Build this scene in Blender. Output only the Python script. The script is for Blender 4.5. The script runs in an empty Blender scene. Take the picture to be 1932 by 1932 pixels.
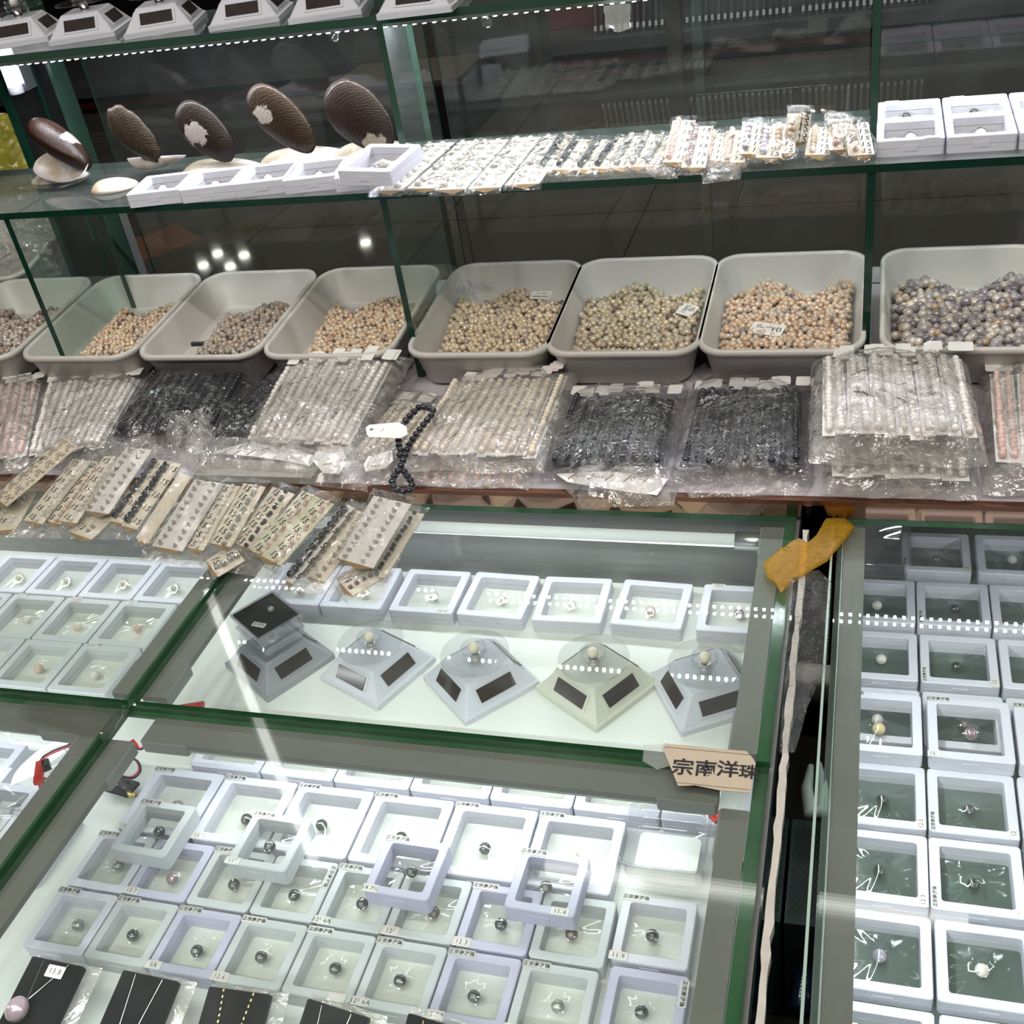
import bpy, math, random
import numpy as np
from mathutils import Matrix, Vector, noise
random.seed(7)
PI = math.pi
scene = bpy.context.scene
C = scene.collection

# ------------------------------------------------------------------ camera
CAMZ = 1.67
YAW, PITCH, ROLL, FPX = -0.36497, 0.59305, -0.17584, 2109.45
def cam_rows():
    cy, sy, cp, sp = math.cos(YAW), math.sin(YAW), math.cos(PITCH), math.sin(PITCH)
    f = np.array([sy*cp, cy*cp, -sp]); r = np.array([cy, -sy, 0.0]); u = np.cross(r, f)
    cr, sr = math.cos(ROLL), math.sin(ROLL)
    return np.array([cr*r+sr*u, sr*r-cr*u, f])
RW = cam_rows()
cam_data = bpy.data.cameras.new('camera'); cam = bpy.data.objects.new('camera', cam_data); C.objects.link(cam)
m = Matrix.Identity(4)
for i in range(3):
    m[i][0], m[i][1], m[i][2] = RW[0][i], -RW[1][i], -RW[2][i]
m[2][3] = CAMZ
cam.matrix_world = m
cam_data.sensor_width = 36; cam_data.lens = FPX/1932*36; cam_data.clip_start = .01; cam_data.clip_end = 60
scene.camera = cam
def at(px, py, z):
    """point of the place seen at a pixel of the photograph, on the level z"""
    d = RW.T @ np.array([px-966, py-966, FPX]); k = (z-CAMZ)/d[2]
    return Vector((d[0]*k, d[1]*k, z))
def aty(px, py, y):
    d = RW.T @ np.array([px-966, py-966, FPX]); k = y/d[1]
    return Vector((d[0]*k, y, d[2]*k+CAMZ))
def depth(p):
    return float(RW[2] @ np.array([p[0], p[1], p[2]-CAMZ]))
def pix(p):
    w = RW @ np.array([p[0], p[1], p[2]-CAMZ]); return 966+FPX*w[0]/w[2], 966+FPX*w[1]/w[2]

# ------------------------------------------------------------------ world, lights, exposure
w = bpy.data.worlds.new('world'); scene.world = w; w.use_nodes = True
w.node_tree.nodes['Background'].inputs[0].default_value = (.75, .8, .9, 1)
w.node_tree.nodes['Background'].inputs[1].default_value = .0
vs = scene.view_settings
vs.view_transform = 'Standard'; vs.look = 'None'; vs.gamma = 1; vs.exposure = 0.0; vs.use_curve_mapping = False
cy = scene.cycles
cy.max_bounces = 8; cy.diffuse_bounces = 2; cy.glossy_bounces = 3; cy.transmission_bounces = 6
cy.transparent_max_bounces = 20; cy.caustics_reflective = False; cy.caustics_refractive = False
cy.sample_clamp_indirect = 4.0; cy.use_denoising = True; cy.use_adaptive_sampling = True; cy.adaptive_threshold = .07

def area(name, p0, p1, width, watts, color=(1, 1, 1), spread=PI, aim=(0, 0, -1)):
    l = bpy.data.lights.new(name, 'AREA'); l.shape = 'RECTANGLE'
    p0, p1 = Vector(p0), Vector(p1); d = (p1-p0); l.size = d.length; l.size_y = width
    l.energy = watts; l.color = color; l.spread = spread
    o = bpy.data.objects.new(name, l); C.objects.link(o)
    z = -Vector(aim).normalized(); x = d.normalized(); y = z.cross(x).normalized(); x = y.cross(z)
    mm = Matrix((x, y, z)).transposed().to_4x4(); mm.translation = (p0+p1)/2
    o.matrix_world = mm
    o['kind'] = 'helper'
    return o
LED = (.93, .95, 1.0)
area('added_aisle_fill', (-4, 5.6, 3.1), (1.5, 5.6, 3.1), 1.2, 60, (1, .95, .88))  # unseen lamp added to brighten the aisle floor
area('tube_light', (-.87, 2.03, 2.85), (.32, 2.03, 2.85), .04, .5, (1, .97, .92))
area('tube_light', (-2.68, 3.21, 2.85), (-1.60, 1.93, 2.85), .04, .5, (1, .97, .92))
for i_, (x_, y_) in enumerate([(-2.1, .2), (-1.3, .2), (-.5, .2), (.3, .2), (1.1, .2), (-1.7, -.9), (-.9, -.9), (-.1, -.9), (.7, -.9)]):
    area('added_sparkle_light', (x_-.04, y_, 3.0), (x_+.04, y_, 3.0), .08, 6.6, (1, .94, .86), aim=(0, .30, -1))  # small out-of-view lamps added to make the bag film sparkle
area('added_soft_fill', (-1.8, -.3, 3.1), (1.4, -.3, 3.1), .8, 14, (1, .95, .9), aim=(0, .25, -1))  # wide unseen lamp added for soft overall light
area('case_strip_light', (-.74, .698, .862), (-.09, .698, .862), .012, .72, LED, aim=(0, .1, -1))
area('case_strip_light', (-.74, 1.085, .848), (-.1, 1.085, .848), .012, .55, LED, aim=(0, -.5, -1))
area('case_strip_light', (-1.5, .70, .862), (-.8, .70, .862), .012, .75, LED, aim=(0, .1, -1))
area('case_strip_light', (-1.5, 1.085, .848), (-.8, 1.085, .848), .012, .42, LED, aim=(0, -.4, -1))
area('case_strip_light', (-.74, .40, .855), (-.09, .40, .855), .012, .55, LED, aim=(0, .4, -1))
area('case_strip_light', (-1.5, .40, .855), (-.8, .40, .855), .012, .4, LED, aim=(0, .4, -1))
area('case_strip_light', (.0, .3, .86), (.0, 1.1, .86), .012, 1.3, LED, aim=(.5, 0, -1))
area('case_strip_light', (.45, .3, .86), (.45, 1.3, .86), .012, 1.45, LED, aim=(-.6, 0, -1))

# ------------------------------------------------------------------ materials
MATS = {}
def nm(name):
    mt = bpy.data.materials.new(name); mt.use_nodes = True
    MATS[name] = mt
    return mt, mt.node_tree.nodes, mt.node_tree.links
def pr(name, col, rough=.5, metal=0.0, spec=.5, coat=0.0, emit=None, es=0.0, noise_amt=0.0, nscale=20.0, bump=0.0, bscale=200.0, alpha=None, sss=0.0, sheen=0.0):
    mt, N, L = nm(name); b = N['Principled BSDF']
    b.inputs['Base Color'].default_value = (*col, 1); b.inputs['Roughness'].default_value = rough
    b.inputs['Metallic'].default_value = metal; b.inputs['Specular IOR Level'].default_value = spec
    b.inputs['Coat Weight'].default_value = coat; b.inputs['Coat Roughness'].default_value = .05
    if sss: b.inputs['Subsurface Weight'].default_value = sss; b.inputs['Subsurface Radius'].default_value = (.01, .01, .01)
    if sheen: b.inputs['Sheen Weight'].default_value = sheen
    if emit: b.inputs['Emission Color'].default_value = (*emit, 1); b.inputs['Emission Strength'].default_value = es
    if noise_amt:
        tc = N.new('ShaderNodeTexCoord'); n = N.new('ShaderNodeTexNoise'); n.inputs['Scale'].default_value = nscale; n.inputs['Detail'].default_value = 5
        mr = N.new('ShaderNodeMapRange'); mr.inputs[3].default_value = 1-noise_amt; mr.inputs[4].default_value = 1+noise_amt
        mx = N.new('ShaderNodeMix'); mx.data_type = 'RGBA'; mx.blend_type = 'MULTIPLY'; mx.inputs[0].default_value = 1
        mx.inputs[6].default_value = (*col, 1)
        L.new(tc.outputs['Object'], n.inputs['Vector']); L.new(n.outputs['Fac'], mr.inputs[0]); L.new(mr.outputs[0], mx.inputs[7]); L.new(mx.outputs[2], b.inputs['Base Color'])
    if bump:
        tc = N.new('ShaderNodeTexCoord'); n = N.new('ShaderNodeTexNoise'); n.inputs['Scale'].default_value = bscale
        bp = N.new('ShaderNodeBump'); bp.inputs['Strength'].default_value = bump; bp.inputs['Distance'].default_value = .002
        L.new(tc.outputs['Object'], n.inputs['Vector']); L.new(n.outputs['Fac'], bp.inputs['Height']); L.new(bp.outputs[0], b.inputs['Normal'])
    return mt
def glassy(name, tint=(.97, .99, .98), haze=.015, hazecol=(.8, .85, .83), ior=1.5, rough=.0, crinkle=0.0, cscale=60.0, boost=0.0, hnoise=0.0, hscale=9, bdist=.006):
    """thin clear sheet: mostly see-through, mirror reflection by angle, a trace of dust"""
    mt, N, L = nm(name); N.remove(N['Principled BSDF']); out = N['Material Output']
    t = N.new('ShaderNodeBsdfTransparent'); t.inputs[0].default_value = (*tint, 1)
    g = N.new('ShaderNodeBsdfGlossy'); g.inputs['Roughness'].default_value = rough; g.inputs[0].default_value = (1, 1, 1, 1)
    d = N.new('ShaderNodeBsdfDiffuse'); d.inputs[0].default_value = (*hazecol, 1)
    ge = N.new('ShaderNodeNewGeometry'); dt = N.new('ShaderNodeVectorMath'); dt.operation = 'DOT_PRODUCT'
    L.new(ge.outputs['Incoming'], dt.inputs[0]); L.new(ge.outputs['Normal'], dt.inputs[1])
    ab = N.new('ShaderNodeMath'); ab.operation = 'ABSOLUTE'; L.new(dt.outputs['Value'], ab.inputs[0])
    om = N.new('ShaderNodeMath'); om.operation = 'SUBTRACT'; om.use_clamp = True; om.inputs[0].default_value = 1; L.new(ab.outputs[0], om.inputs[1])
    pw = N.new('ShaderNodeMath'); pw.operation = 'POWER'; pw.inputs[1].default_value = 5; L.new(om.outputs[0], pw.inputs[0])
    f0 = ((ior-1)/(ior+1))**2
    fr = N.new('ShaderNodeMath'); fr.operation = 'MULTIPLY_ADD'; fr.inputs[1].default_value = 1-f0; fr.inputs[2].default_value = f0; L.new(pw.outputs[0], fr.inputs[0])
    m1 = N.new('ShaderNodeMixShader'); m1.inputs[0].default_value = haze
    L.new(t.outputs[0], m1.inputs[1]); L.new(d.outputs[0], m1.inputs[2])
    m2 = N.new('ShaderNodeMixShader'); L.new(m1.outputs[0], m2.inputs[1]); L.new(g.outputs[0], m2.inputs[2])
    if boost:
        a = N.new('ShaderNodeMath'); a.operation = 'ADD'; a.use_clamp = True; a.inputs[1].default_value = boost; L.new(fr.outputs[0], a.inputs[0]); L.new(a.outputs[0], m2.inputs[0])
    else: L.new(fr.outputs[0], m2.inputs[0])
    L.new(m2.outputs[0], out.inputs[0])
    tc = N.new('ShaderNodeTexCoord')
    if hnoise:
        n = N.new('ShaderNodeTexNoise'); n.inputs['Scale'].default_value = hscale; n.inputs['Detail'].default_value = 6; n.inputs['Distortion'].default_value = 1.2
        mr = N.new('ShaderNodeMapRange'); mr.inputs[1].default_value = .45; mr.inputs[2].default_value = .8; mr.inputs[3].default_value = haze; mr.inputs[4].default_value = haze+hnoise
        L.new(tc.outputs['Object'], n.inputs['Vector']); L.new(n.outputs['Fac'], mr.inputs[0]); L.new(mr.outputs[0], m1.inputs[0])
    if crinkle:
        n0 = N.new('ShaderNodeTexNoise'); n0.inputs['Scale'].default_value = cscale*.35; n0.inputs['Detail'].default_value = 3
        v = N.new('ShaderNodeTexVoronoi'); v.feature = 'DISTANCE_TO_EDGE'; v.inputs['Scale'].default_value = cscale
        mxv = N.new('ShaderNodeMix'); mxv.data_type = 'VECTOR'; mxv.inputs[0].default_value = .12
        L.new(tc.outputs['Object'], n0.inputs['Vector']); L.new(tc.outputs['Object'], mxv.inputs[4]); L.new(n0.outputs['Color'], mxv.inputs[5])
        L.new(mxv.outputs[1], v.inputs['Vector'])
        n2 = N.new('ShaderNodeTexNoise'); n2.inputs['Scale'].default_value = cscale*.8; n2.inputs['Detail'].default_value = 4; n2.inputs['Distortion'].default_value = 1.5
        L.new(tc.outputs['Object'], n2.inputs['Vector'])
        ad = N.new('ShaderNodeMath'); ad.operation = 'MULTIPLY_ADD'; ad.inputs[1].default_value = .5
        L.new(v.outputs['Distance'], ad.inputs[0]); L.new(n2.outputs['Fac'], ad.inputs[2])
        bp = N.new('ShaderNodeBump'); bp.inputs['Strength'].default_value = crinkle; bp.inputs['Distance'].default_value = bdist
        L.new(ad.outputs[0], bp.inputs['Height'])
        L.new(bp.outputs[0], g.inputs['Normal']); L.new(bp.outputs[0], dt.inputs[1])
    return mt
def pearl_mat(name, col, rough=.22, metal=0.0, coat=.6):
    mt = pr(name, col, rough, metal, .6, coat, noise_amt=.06, nscale=120)
    b = mt.node_tree.nodes['Principled BSDF']; b.inputs['Sheen Weight'].default_value = .25; b.inputs['Sheen Roughness'].default_value = .4
    return mt
plastic = pr('lilac_white_plastic', (.75, .755, .85), .38, spec=.45, noise_amt=.02, nscale=8)
plastic2 = pr('cool_grey_plastic', (.61, .64, .67), .4, spec=.45)
plastic3 = pr('lavender_plastic', (.58, .575, .74), .4, spec=.45)
deckm = pr('white_deck_board', (.84, .87, .84), .35, spec=.4, noise_amt=.03, nscale=6)
deckg = pr('dark_green_glass_deck', (.11, .15, .135), .12, spec=.6, noise_amt=.35, nscale=9)
wallgrey = pr('grey_case_wall', (.22, .225, .22), .3, spec=.4, noise_amt=.08, nscale=12)
ledgem = pr('lilac_ledge_board', (.50, .46, .50), .35, spec=.4, noise_amt=.05, nscale=5)
profm = pr('grey_plastic_channel', (.20, .20, .185), .4, spec=.4, noise_amt=.15, nscale=14)
proflight = pr('pale_channel', (.50, .54, .50), .4)
clipm = pr('grey_clip', (.26, .27, .26), .35, spec=.4, noise_amt=.12, nscale=40)
diffm = pr('white_led_diffuser', (.8, .83, .85), .4, emit=(.9, .95, 1), es=.35)
edgem = pr('green_glass_edge', (.03, .12, .045), .12, spec=.6, noise_amt=.4, nscale=30)
edgep = pr('muted_green_glass_edge', (.035, .075, .055), .15, spec=.6)
edged = pr('deep_green_glass_edge', (.006, .035, .022), .12, spec=.6)
rosem = pr('rose_gold_mirror', (.40, .25, .18), .04, metal=1.0)
rosed = pr('rose_gold_edge', (.20, .09, .055), .25, metal=.8)
aluf = pr('brushed_aluminium', (.6, .62, .64), .3, metal=.9)
floorm, N, L = nm('dark_floor_tile')
b = N['Principled BSDF']; b.inputs['Roughness'].default_value = .045; b.inputs['Specular IOR Level'].default_value = .4
tc = N.new('ShaderNodeTexCoord'); bk = N.new('ShaderNodeTexBrick'); bk.offset = 0; bk.inputs['Scale'].default_value = 1; bk.inputs['Brick Width'].default_value = .9; bk.inputs['Row Height'].default_value = .9
bk.inputs['Mortar Size'].default_value = .004; bk.inputs['Color1'].default_value = (.085, .078, .070, 1); bk.inputs['Color2'].default_value = (.078, .072, .066, 1); bk.inputs['Mortar'].default_value = (.012, .012, .012, 1)
L.new(tc.outputs['Object'], bk.inputs['Vector']); L.new(bk.outputs['Color'], b.inputs['Base Color'])
blackm = pr('black_cabinet_paint', (.012, .012, .013), .4)
dgreym = pr('dark_grey_ledge', (.09, .095, .10), .4)
brownm = pr('brown_carton', (.085, .075, .06), .6, noise_amt=.1)
redm = pr('dark_red_cloth', (.16, .025, .03), .6)
ceilm = pr('ceiling_paint', (.25, .25, .25), .8)
wallm = pr('far_wall_paint', (.05, .05, .05), .8)
velvet = pr('black_velvet', (.006, .006, .007), .9, spec=.1, sheen=.15)
cardm = pr('cream_card', (.84, .77, .62), .6, noise_amt=.05, nscale=30)
cardg = pr('pale_green_cream_card', (.74, .73, .54), .6)
cardw = pr('white_card', (.84, .81, .78), .55, noise_amt=.03)
cardo = pr('brown_card_inside', (.42, .27, .11), .7)
cardb = pr('black_strip_card', (.03, .03, .04), .5)
paper = pr('white_sticker_paper', (.78, .78, .76), .5)
agedp = pr('aged_beige_paper', (.58, .48, .36), .6, noise_amt=.12, nscale=60)
inkm = pr('black_ink', (.012, .012, .014), .5)
pinkm = pr('pink_ink', (.75, .28, .28), .5)
redpl = pr('red_plastic', (.55, .03, .02), .35)
blackpl = pr('black_plastic', (.015, .016, .018), .35)
pinkw = pr('pink_wire_sheath', (.70, .08, .16), .4)
bluepl = pr('navy_battery_sleeve', (.01, .015, .035), .25, spec=.6)
chainm = pr('silver_chain', (.7, .68, .64), .25, metal=1)
goldm = pr('gold_chain', (.75, .60, .22), .3, metal=1)
solarm = pr('dark_solar_cell', (.045, .035, .032), .12, spec=.7, noise_amt=.25, nscale=60)
turnm = pr('white_turntable_plastic', (.66, .67, .74), .3, spec=.5)
turng = pr('silver_turntable_plastic', (.33, .34, .37), .3, spec=.5)
turnc = pr('cream_turntable_plastic', (.66, .68, .58), .3, spec=.5)
turnp = pr('grey_turntable_top', (.42, .41, .41), .4)
traym = pr('milky_tray_plastic', (.64, .61, .57), .32, spec=.45, sss=.0, noise_amt=.03, nscale=10)
tapem = glassy('amber_tape', tint=(.88, .55, .05), haze=.42, hazecol=(.75, .42, .03), crinkle=.5, cscale=70, rough=.1)
clearm = glassy('clear_tape', tint=(.93, .94, .93), haze=.02, hnoise=.06, hscale=60, crinkle=.9, cscale=70, rough=.06, boost=.05)
paneM = glassy('counter_glass', tint=(.955, .985, .965), haze=.012, hnoise=.03)
paneS = glassy('shelf_glass', tint=(.86, .895, .875), haze=.05, hnoise=.05)
paneV = glassy('partition_glass', tint=(.87, .93, .90), haze=.022, hnoise=.02)
acryl = glassy('clear_acrylic', tint=(.95, .95, .96), haze=.03, boost=.03)
acryl2 = glassy('pinkish_acrylic', tint=(.90, .90, .94), haze=.10, hazecol=(.9, .85, .95), boost=.12)
filmm = glassy('clear_membrane', tint=(.985, .985, .97), haze=.01, rough=.04, boost=.03)
bagm = glassy('crinkled_bag_film', tint=(.985, .98, .975), haze=.12, hazecol=(1, .95, .90), crinkle=1.0, cscale=17, rough=.04, boost=.12, hnoise=.28, hscale=38, bdist=.02)
bagk = glassy('crinkled_dark_bag_film', tint=(.95, .95, .96), haze=.02, hazecol=(.8, .8, .85), crinkle=1.0, cscale=17, rough=.04, boost=.09, hnoise=.04, hscale=38, bdist=.02)
packm = glassy('clear_packet_film', tint=(.97, .97, .955), haze=.04, crinkle=1.0, cscale=26, rough=.05, boost=.08, hnoise=.10, hscale=40, bdist=.012)
PM = dict(dark=pearl_mat('dark_grey_pearl', (.13, .14, .14), .16, .75), silver=pearl_mat('silver_pearl', (.42, .43, .42), .2, .5),
          mauve=pearl_mat('mauve_pearl', (.42, .30, .34), .2, .4), white=pearl_mat('white_pearl', (.88, .84, .80), .2), cream=pearl_mat('cream_pearl', (.88, .78, .63), .2),
          gold=pearl_mat('golden_pearl', (.80, .66, .36), .2), pink=pearl_mat('pink_pearl', (.78, .55, .48), .22), black=pearl_mat('black_bead', (.018, .02, .03), .16, .2),
          lilac=pearl_mat('lilac_pearl', (.52, .46, .58), .2, .3), peach=pearl_mat('peach_pearl', (.72, .52, .36), .22), grey=pearl_mat('grey_pearl', (.42, .38, .34), .22),
          copper=pearl_mat('coppery_dark_pearl', (.17, .12, .12), .2, .3))

# ------------------------------------------------------------------ mesh helpers
def mesh(name, verts, faces, mats, smooth=False, midx=None):
    me = bpy.data.meshes.new(name); me.from_pydata([tuple(v) for v in verts], [], faces)
    for x in (mats if isinstance(mats, (list, tuple)) else [mats]): me.materials.append(x)
    if smooth: me.polygons.foreach_set('use_smooth', [True]*len(me.polygons))
    if midx: me.polygons.foreach_set('material_index', midx)
    me.update(); return me
class MB:
    def __init__(s): s.v = []; s.f = []; s.mi = []
    def add(s, verts, faces, mi=0):
        o = len(s.v); s.v += [tuple(v) for v in verts]; s.f += [tuple(i+o for i in f) for f in faces]; s.mi += [mi]*len(faces); return s
    def box(s, x0, x1, y0, y1, z0, z1, mi=0, side=None):
        vs_ = [(x0, y0, z0), (x1, y0, z0), (x1, y1, z0), (x0, y1, z0), (x0, y0, z1), (x1, y0, z1), (x1, y1, z1), (x0, y1, z1)]
        sd = mi if side is None else side
        o = len(s.v); s.v += vs_
        for k, f in enumerate([(3, 2, 1, 0), (4, 5, 6, 7), (0, 1, 5, 4), (1, 2, 6, 5), (2, 3, 7, 6), (3, 0, 4, 7)]):
            s.f.append(tuple(i+o for i in f)); s.mi.append(mi if k < 2 else sd)
        return s
    def loft(s, loops, cap0=False, cap1=False, wrap=False, mi=0):
        n = len(loops[0]); o = len(s.v)
        for l in loops: s.v += [tuple(p) for p in l]
        K = len(loops)
        for k in range(K if wrap else K-1):
            a = o+k*n; b_ = o+((k+1) % K)*n
            for i in range(n):
                j = (i+1) % n; s.f.append((a+i, a+j, b_+j, b_+i)); s.mi.append(mi)
        if cap0: s.f.append(tuple(o+i for i in range(n))[::-1]); s.mi.append(mi)
        if cap1: s.f.append(tuple(o+(K-1)*n+i for i in range(n))); s.mi.append(mi)
        return s
    def tube(s, pts, r, n=8, mi=0, caps=True):
        pts = [Vector(p) for p in pts]; loops = []
        up = Vector((0, 0, 1))
        for i, p in enumerate(pts):
            t = (pts[min(i+1, len(pts)-1)]-pts[max(i-1, 0)]).normalized()
            a = t.cross(up if abs(t.z) < .95 else Vector((1, 0, 0))).normalized(); b_ = t.cross(a)
            rr_ = r[i] if isinstance(r, (list, tuple)) else r
            loops.append([p+a*(math.cos(2*PI*k/n)*rr_)+b_*(math.sin(2*PI*k/n)*rr_) for k in range(n)])
        return s.loft(loops, caps, caps, mi=mi)
    def lathe(s, prof, n=24, mi=0, c=(0, 0, 0), cap0=False, cap1=False):
        loops = [[(c[0]+r*math.cos(2*PI*k/n), c[1]+r*math.sin(2*PI*k/n), c[2]+z) for k in range(n)] for r, z in prof]
        return s.loft(loops, cap0, cap1, mi=mi)
    def mesh(s, name, mats, smooth=False): return mesh(name, s.v, s.f, mats, smooth, s.mi)
def sphere(r, nu=16, nv=10, c=(0, 0, 0), sc=(1, 1, 1)):
    v = [(c[0], c[1], c[2]+r*sc[2])]; f = []
    for j in range(1, nv):
        t = PI*j/nv
        for i in range(nu): a = 2*PI*i/nu; v.append((c[0]+r*sc[0]*math.sin(t)*math.cos(a), c[1]+r*sc[1]*math.sin(t)*math.sin(a), c[2]+r*sc[2]*math.cos(t)))
    v.append((c[0], c[1], c[2]-r*sc[2])); e = len(v)-1
    for i in range(nu): f.append((0, 1+i, 1+(i+1) % nu)); f.append((e, e-nu+(i+1) % nu, e-nu+i))
    for j in range(nv-2):
        a = 1+j*nu
        for i in range(nu): k = (i+1) % nu; f.append((a+i, a+nu+i, a+nu+k, a+k))
    return v, f
def rr(w_, d_, r, z, n=4, cx=0, cy=0):
    out = []
    for (sx, sy, a0) in ((1, 1, 0), (-1, 1, PI/2), (-1, -1, PI), (1, -1, 3*PI/2)):
        for k in range(n+1):
            a = a0+PI/2*k/n; out.append((cx+sx*(w_/2-r)+r*math.cos(a), cy+sy*(d_/2-r)+r*math.sin(a), z))
    return out
def obj(name, me, parent=None, mat=None, loc=None):
    o = bpy.data.objects.new(name, me); C.objects.link(o)
    if parent: o.parent = parent
    if mat is not None: o.matrix_local = mat
    if loc is not None: o.location = loc
    return o
LABELS = {}
def tag(o, label, cat, group=None, kind=None):
    o['label'] = label; o['category'] = cat
    if group: o['group'] = group
    if kind: o['kind'] = kind
    return o
def thing(name, label, cat, loc=(0, 0, 0), rz=0, group=None, mat=None):
    o = bpy.data.objects.new(name, None); o.empty_display_size = .02; C.objects.link(o)
    if mat is not None: o.matrix_world = mat
    else: o.location = loc; o.rotation_euler = (0, 0, rz)
    return tag(o, label, cat, group)
def struct(name, me, loc=None):
    o = obj(name, me, loc=loc); o['kind'] = 'structure'; return o
def frame_mat(origin, xdir, ydir):
    """local x, y directions -> matrix (z = x cross y)"""
    x = Vector(xdir).normalized(); z = x.cross(Vector(ydir)).normalized(); y = z.cross(x)
    mm = Matrix((x, y, z)).transposed().to_4x4(); mm.translation = Vector(origin); return mm
_txt = {}
def text_mesh(s, size, mat, vertical=False, bold=0.0):
    key = (s, size, mat.name, vertical, bold)
    if key in _txt: return _txt[key]
    cu = bpy.data.curves.new('lettering', 'FONT'); cu.body = '\n'.join(s) if vertical else s
    cu.size = size; cu.align_x = 'CENTER'; cu.align_y = 'CENTER'; cu.resolution_u = 2; cu.offset = bold; cu.space_line = .75
    cu.space_character = 1.15
    o = bpy.data.objects.new('lettering_source', cu); C.objects.link(o)
    bpy.context.view_layer.update()
    me = bpy.data.meshes.new_from_object(o.evaluated_get(bpy.context.evaluated_depsgraph_get()))
    bpy.data.objects.remove(o); bpy.data.curves.remove(cu)
    me.materials.clear(); me.materials.append(mat); _txt[key] = me
    return me
ORD = ['first', 'second', 'third', 'fourth', 'fifth', 'sixth', 'seventh', 'eighth', 'ninth', 'tenth', 'eleventh', 'twelfth', 'thirteenth', 'fourteenth']

# ------------------------------------------------------------------ levels
GZ, DECK, RDECK, LEDGE, SH1, SH2 = .88, .745, .63, .905, 1.195, 1.40
YF, YJ, YB = .25, .716, 1.106       # counter glass: front, joint, back

# ================================================================== setting
struct('floor', MB().box(-14, 14, -4, 22, -.1, 0).mesh('floor', floorm))
struct('ceiling', MB().box(-14, 14, -4, 22, 3.15, 3.25).mesh('ceiling', ceilm))
struct('wall_far', MB().box(-14, 14, 20, 20.1, 0, 3.15).mesh('wall', wallm))
struct('wall_left', MB().box(-14.1, -14, -4, 22, 0, 3.15).mesh('wall', wallm))
struct('wall_right', MB().box(14, 14.1, -4, 22, 0, 3.15).mesh('wall', wallm))
struct('wall_near', MB().box(-14, 14, -4.1, -4, 0, 3.15).mesh('wall', wallm))

# ================================================================== background: far stall across the aisle
t = thing('low_display_stall', 'long low black display stall across the aisle behind the glass shelves', 'stall', (0, 6.9, 0))
obj('base', MB().box(-9, 6, .08, .9, 0, .10).mesh('base', blackm), t)
obj('ledge', MB().box(-9, 6, -.05, .9, .115, .185).mesh('ledge', dgreym), t)
obj('kick_strip', MB().box(-9, 6, .06, .08, .015, .055).mesh('kick_strip', redm), t)
obj('back_panel', MB().box(-9, 6, .9, .95, 0, 1.0).mesh('back_panel', blackm), t)
a, b2 = aty(1130, 95, 7.0), aty(1745, 50, 7.0)
cols = [pr('grey_sleeve_film', (.12, .12, .13), .2), pr('dark_violet_sleeve', (.07, .055, .08), .25), pr('brown_sleeve', (.10, .08, .07), .25)]
sl = [MB().box(-.006, .006, 0, .03, 0, .34).box(-.008, .008, -.004, 0, .02, .05, 1).mesh('packed_sleeve', [c, plastic2]) for c in cols]
n = 52
for k in range(n):
    x = a.x+(b2.x-a.x)*k/(n-1)
    if k == 32: continue
    o = obj('packed_sleeve', sl[(k*7//3) % 3] if k > 26 else sl[k % 2]); o.location = (x, 6.95, .190); o.rotation_euler = (math.radians(-22), 0, 0)
    tag(o, 'flat clear packet leaning in the long row on the dark stall across the aisle', 'packet', 'packets leaning in the far stall')
p, q = aty(765, 160, 6.6), aty(1028, 158, 6.6)
t = thing('cardboard_carton', 'large dull brown carton standing on the floor across the aisle', 'carton', ((p.x+q.x)/2, 6.6, 0))
cw = (q.x-p.x)/2
obj('carton_body', MB().box(-cw, cw, 0, .25, .0, .66).mesh('carton_body', brownm), t)
obj('lettering', text_mesh('WGTFg', .12, dgreym), t, Matrix.Translation((-.22, -.003, .33)) @ Matrix.Rotation(PI/2, 4, 'X'))
o = obj('storage_crate', MB().box(-.42, .42, -.3, .3, 0, .28).box(-.38, .38, -.26, .26, .28, .30, 1).mesh('storage_crate', [blackm, brownm]), loc=(-2.45, 6.0, 0)); tag(o, 'flat black crate on the floor in front of the brown carton', 'crate')
o = obj('red_bundle', MB().box(-.3, .3, -.1, .1, 0, .32).mesh('red_bundle', redm), loc=(aty(1105, 40, 7.05).x, 7.3, .186)); tag(o, 'dark red bundle at the left end of the far stall', 'bundle')
for x in (aty(1045, 90, 7.2).x, aty(1310, 90, 7.2).x):
    o = obj('wooden_post', MB().box(-.04, .04, -.04, .04, 0, .8).mesh('wooden_post', brownm), loc=(x, 6.50, 0)); tag(o, 'brown wooden post standing beside the ' + ('carton' if x < -1.3 else 'row of packets') + ' across the aisle', 'post')
o = obj('orange_floor_mat', MB().box(-.35, .25, -.18, .18, 0, .004).mesh('orange_floor_mat', pr('orange_brown_mat', (.14, .065, .035), .5)), loc=at(265, 470, 0)); o.rotation_euler[2] = .9
tag(o, 'faint orange-brown strip of mat on the dark floor behind the shelves', 'mat')
lampm = pr('downlight_lens', (1, 1, 1), .5, emit=(1, .95, .85), es=30)
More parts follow.
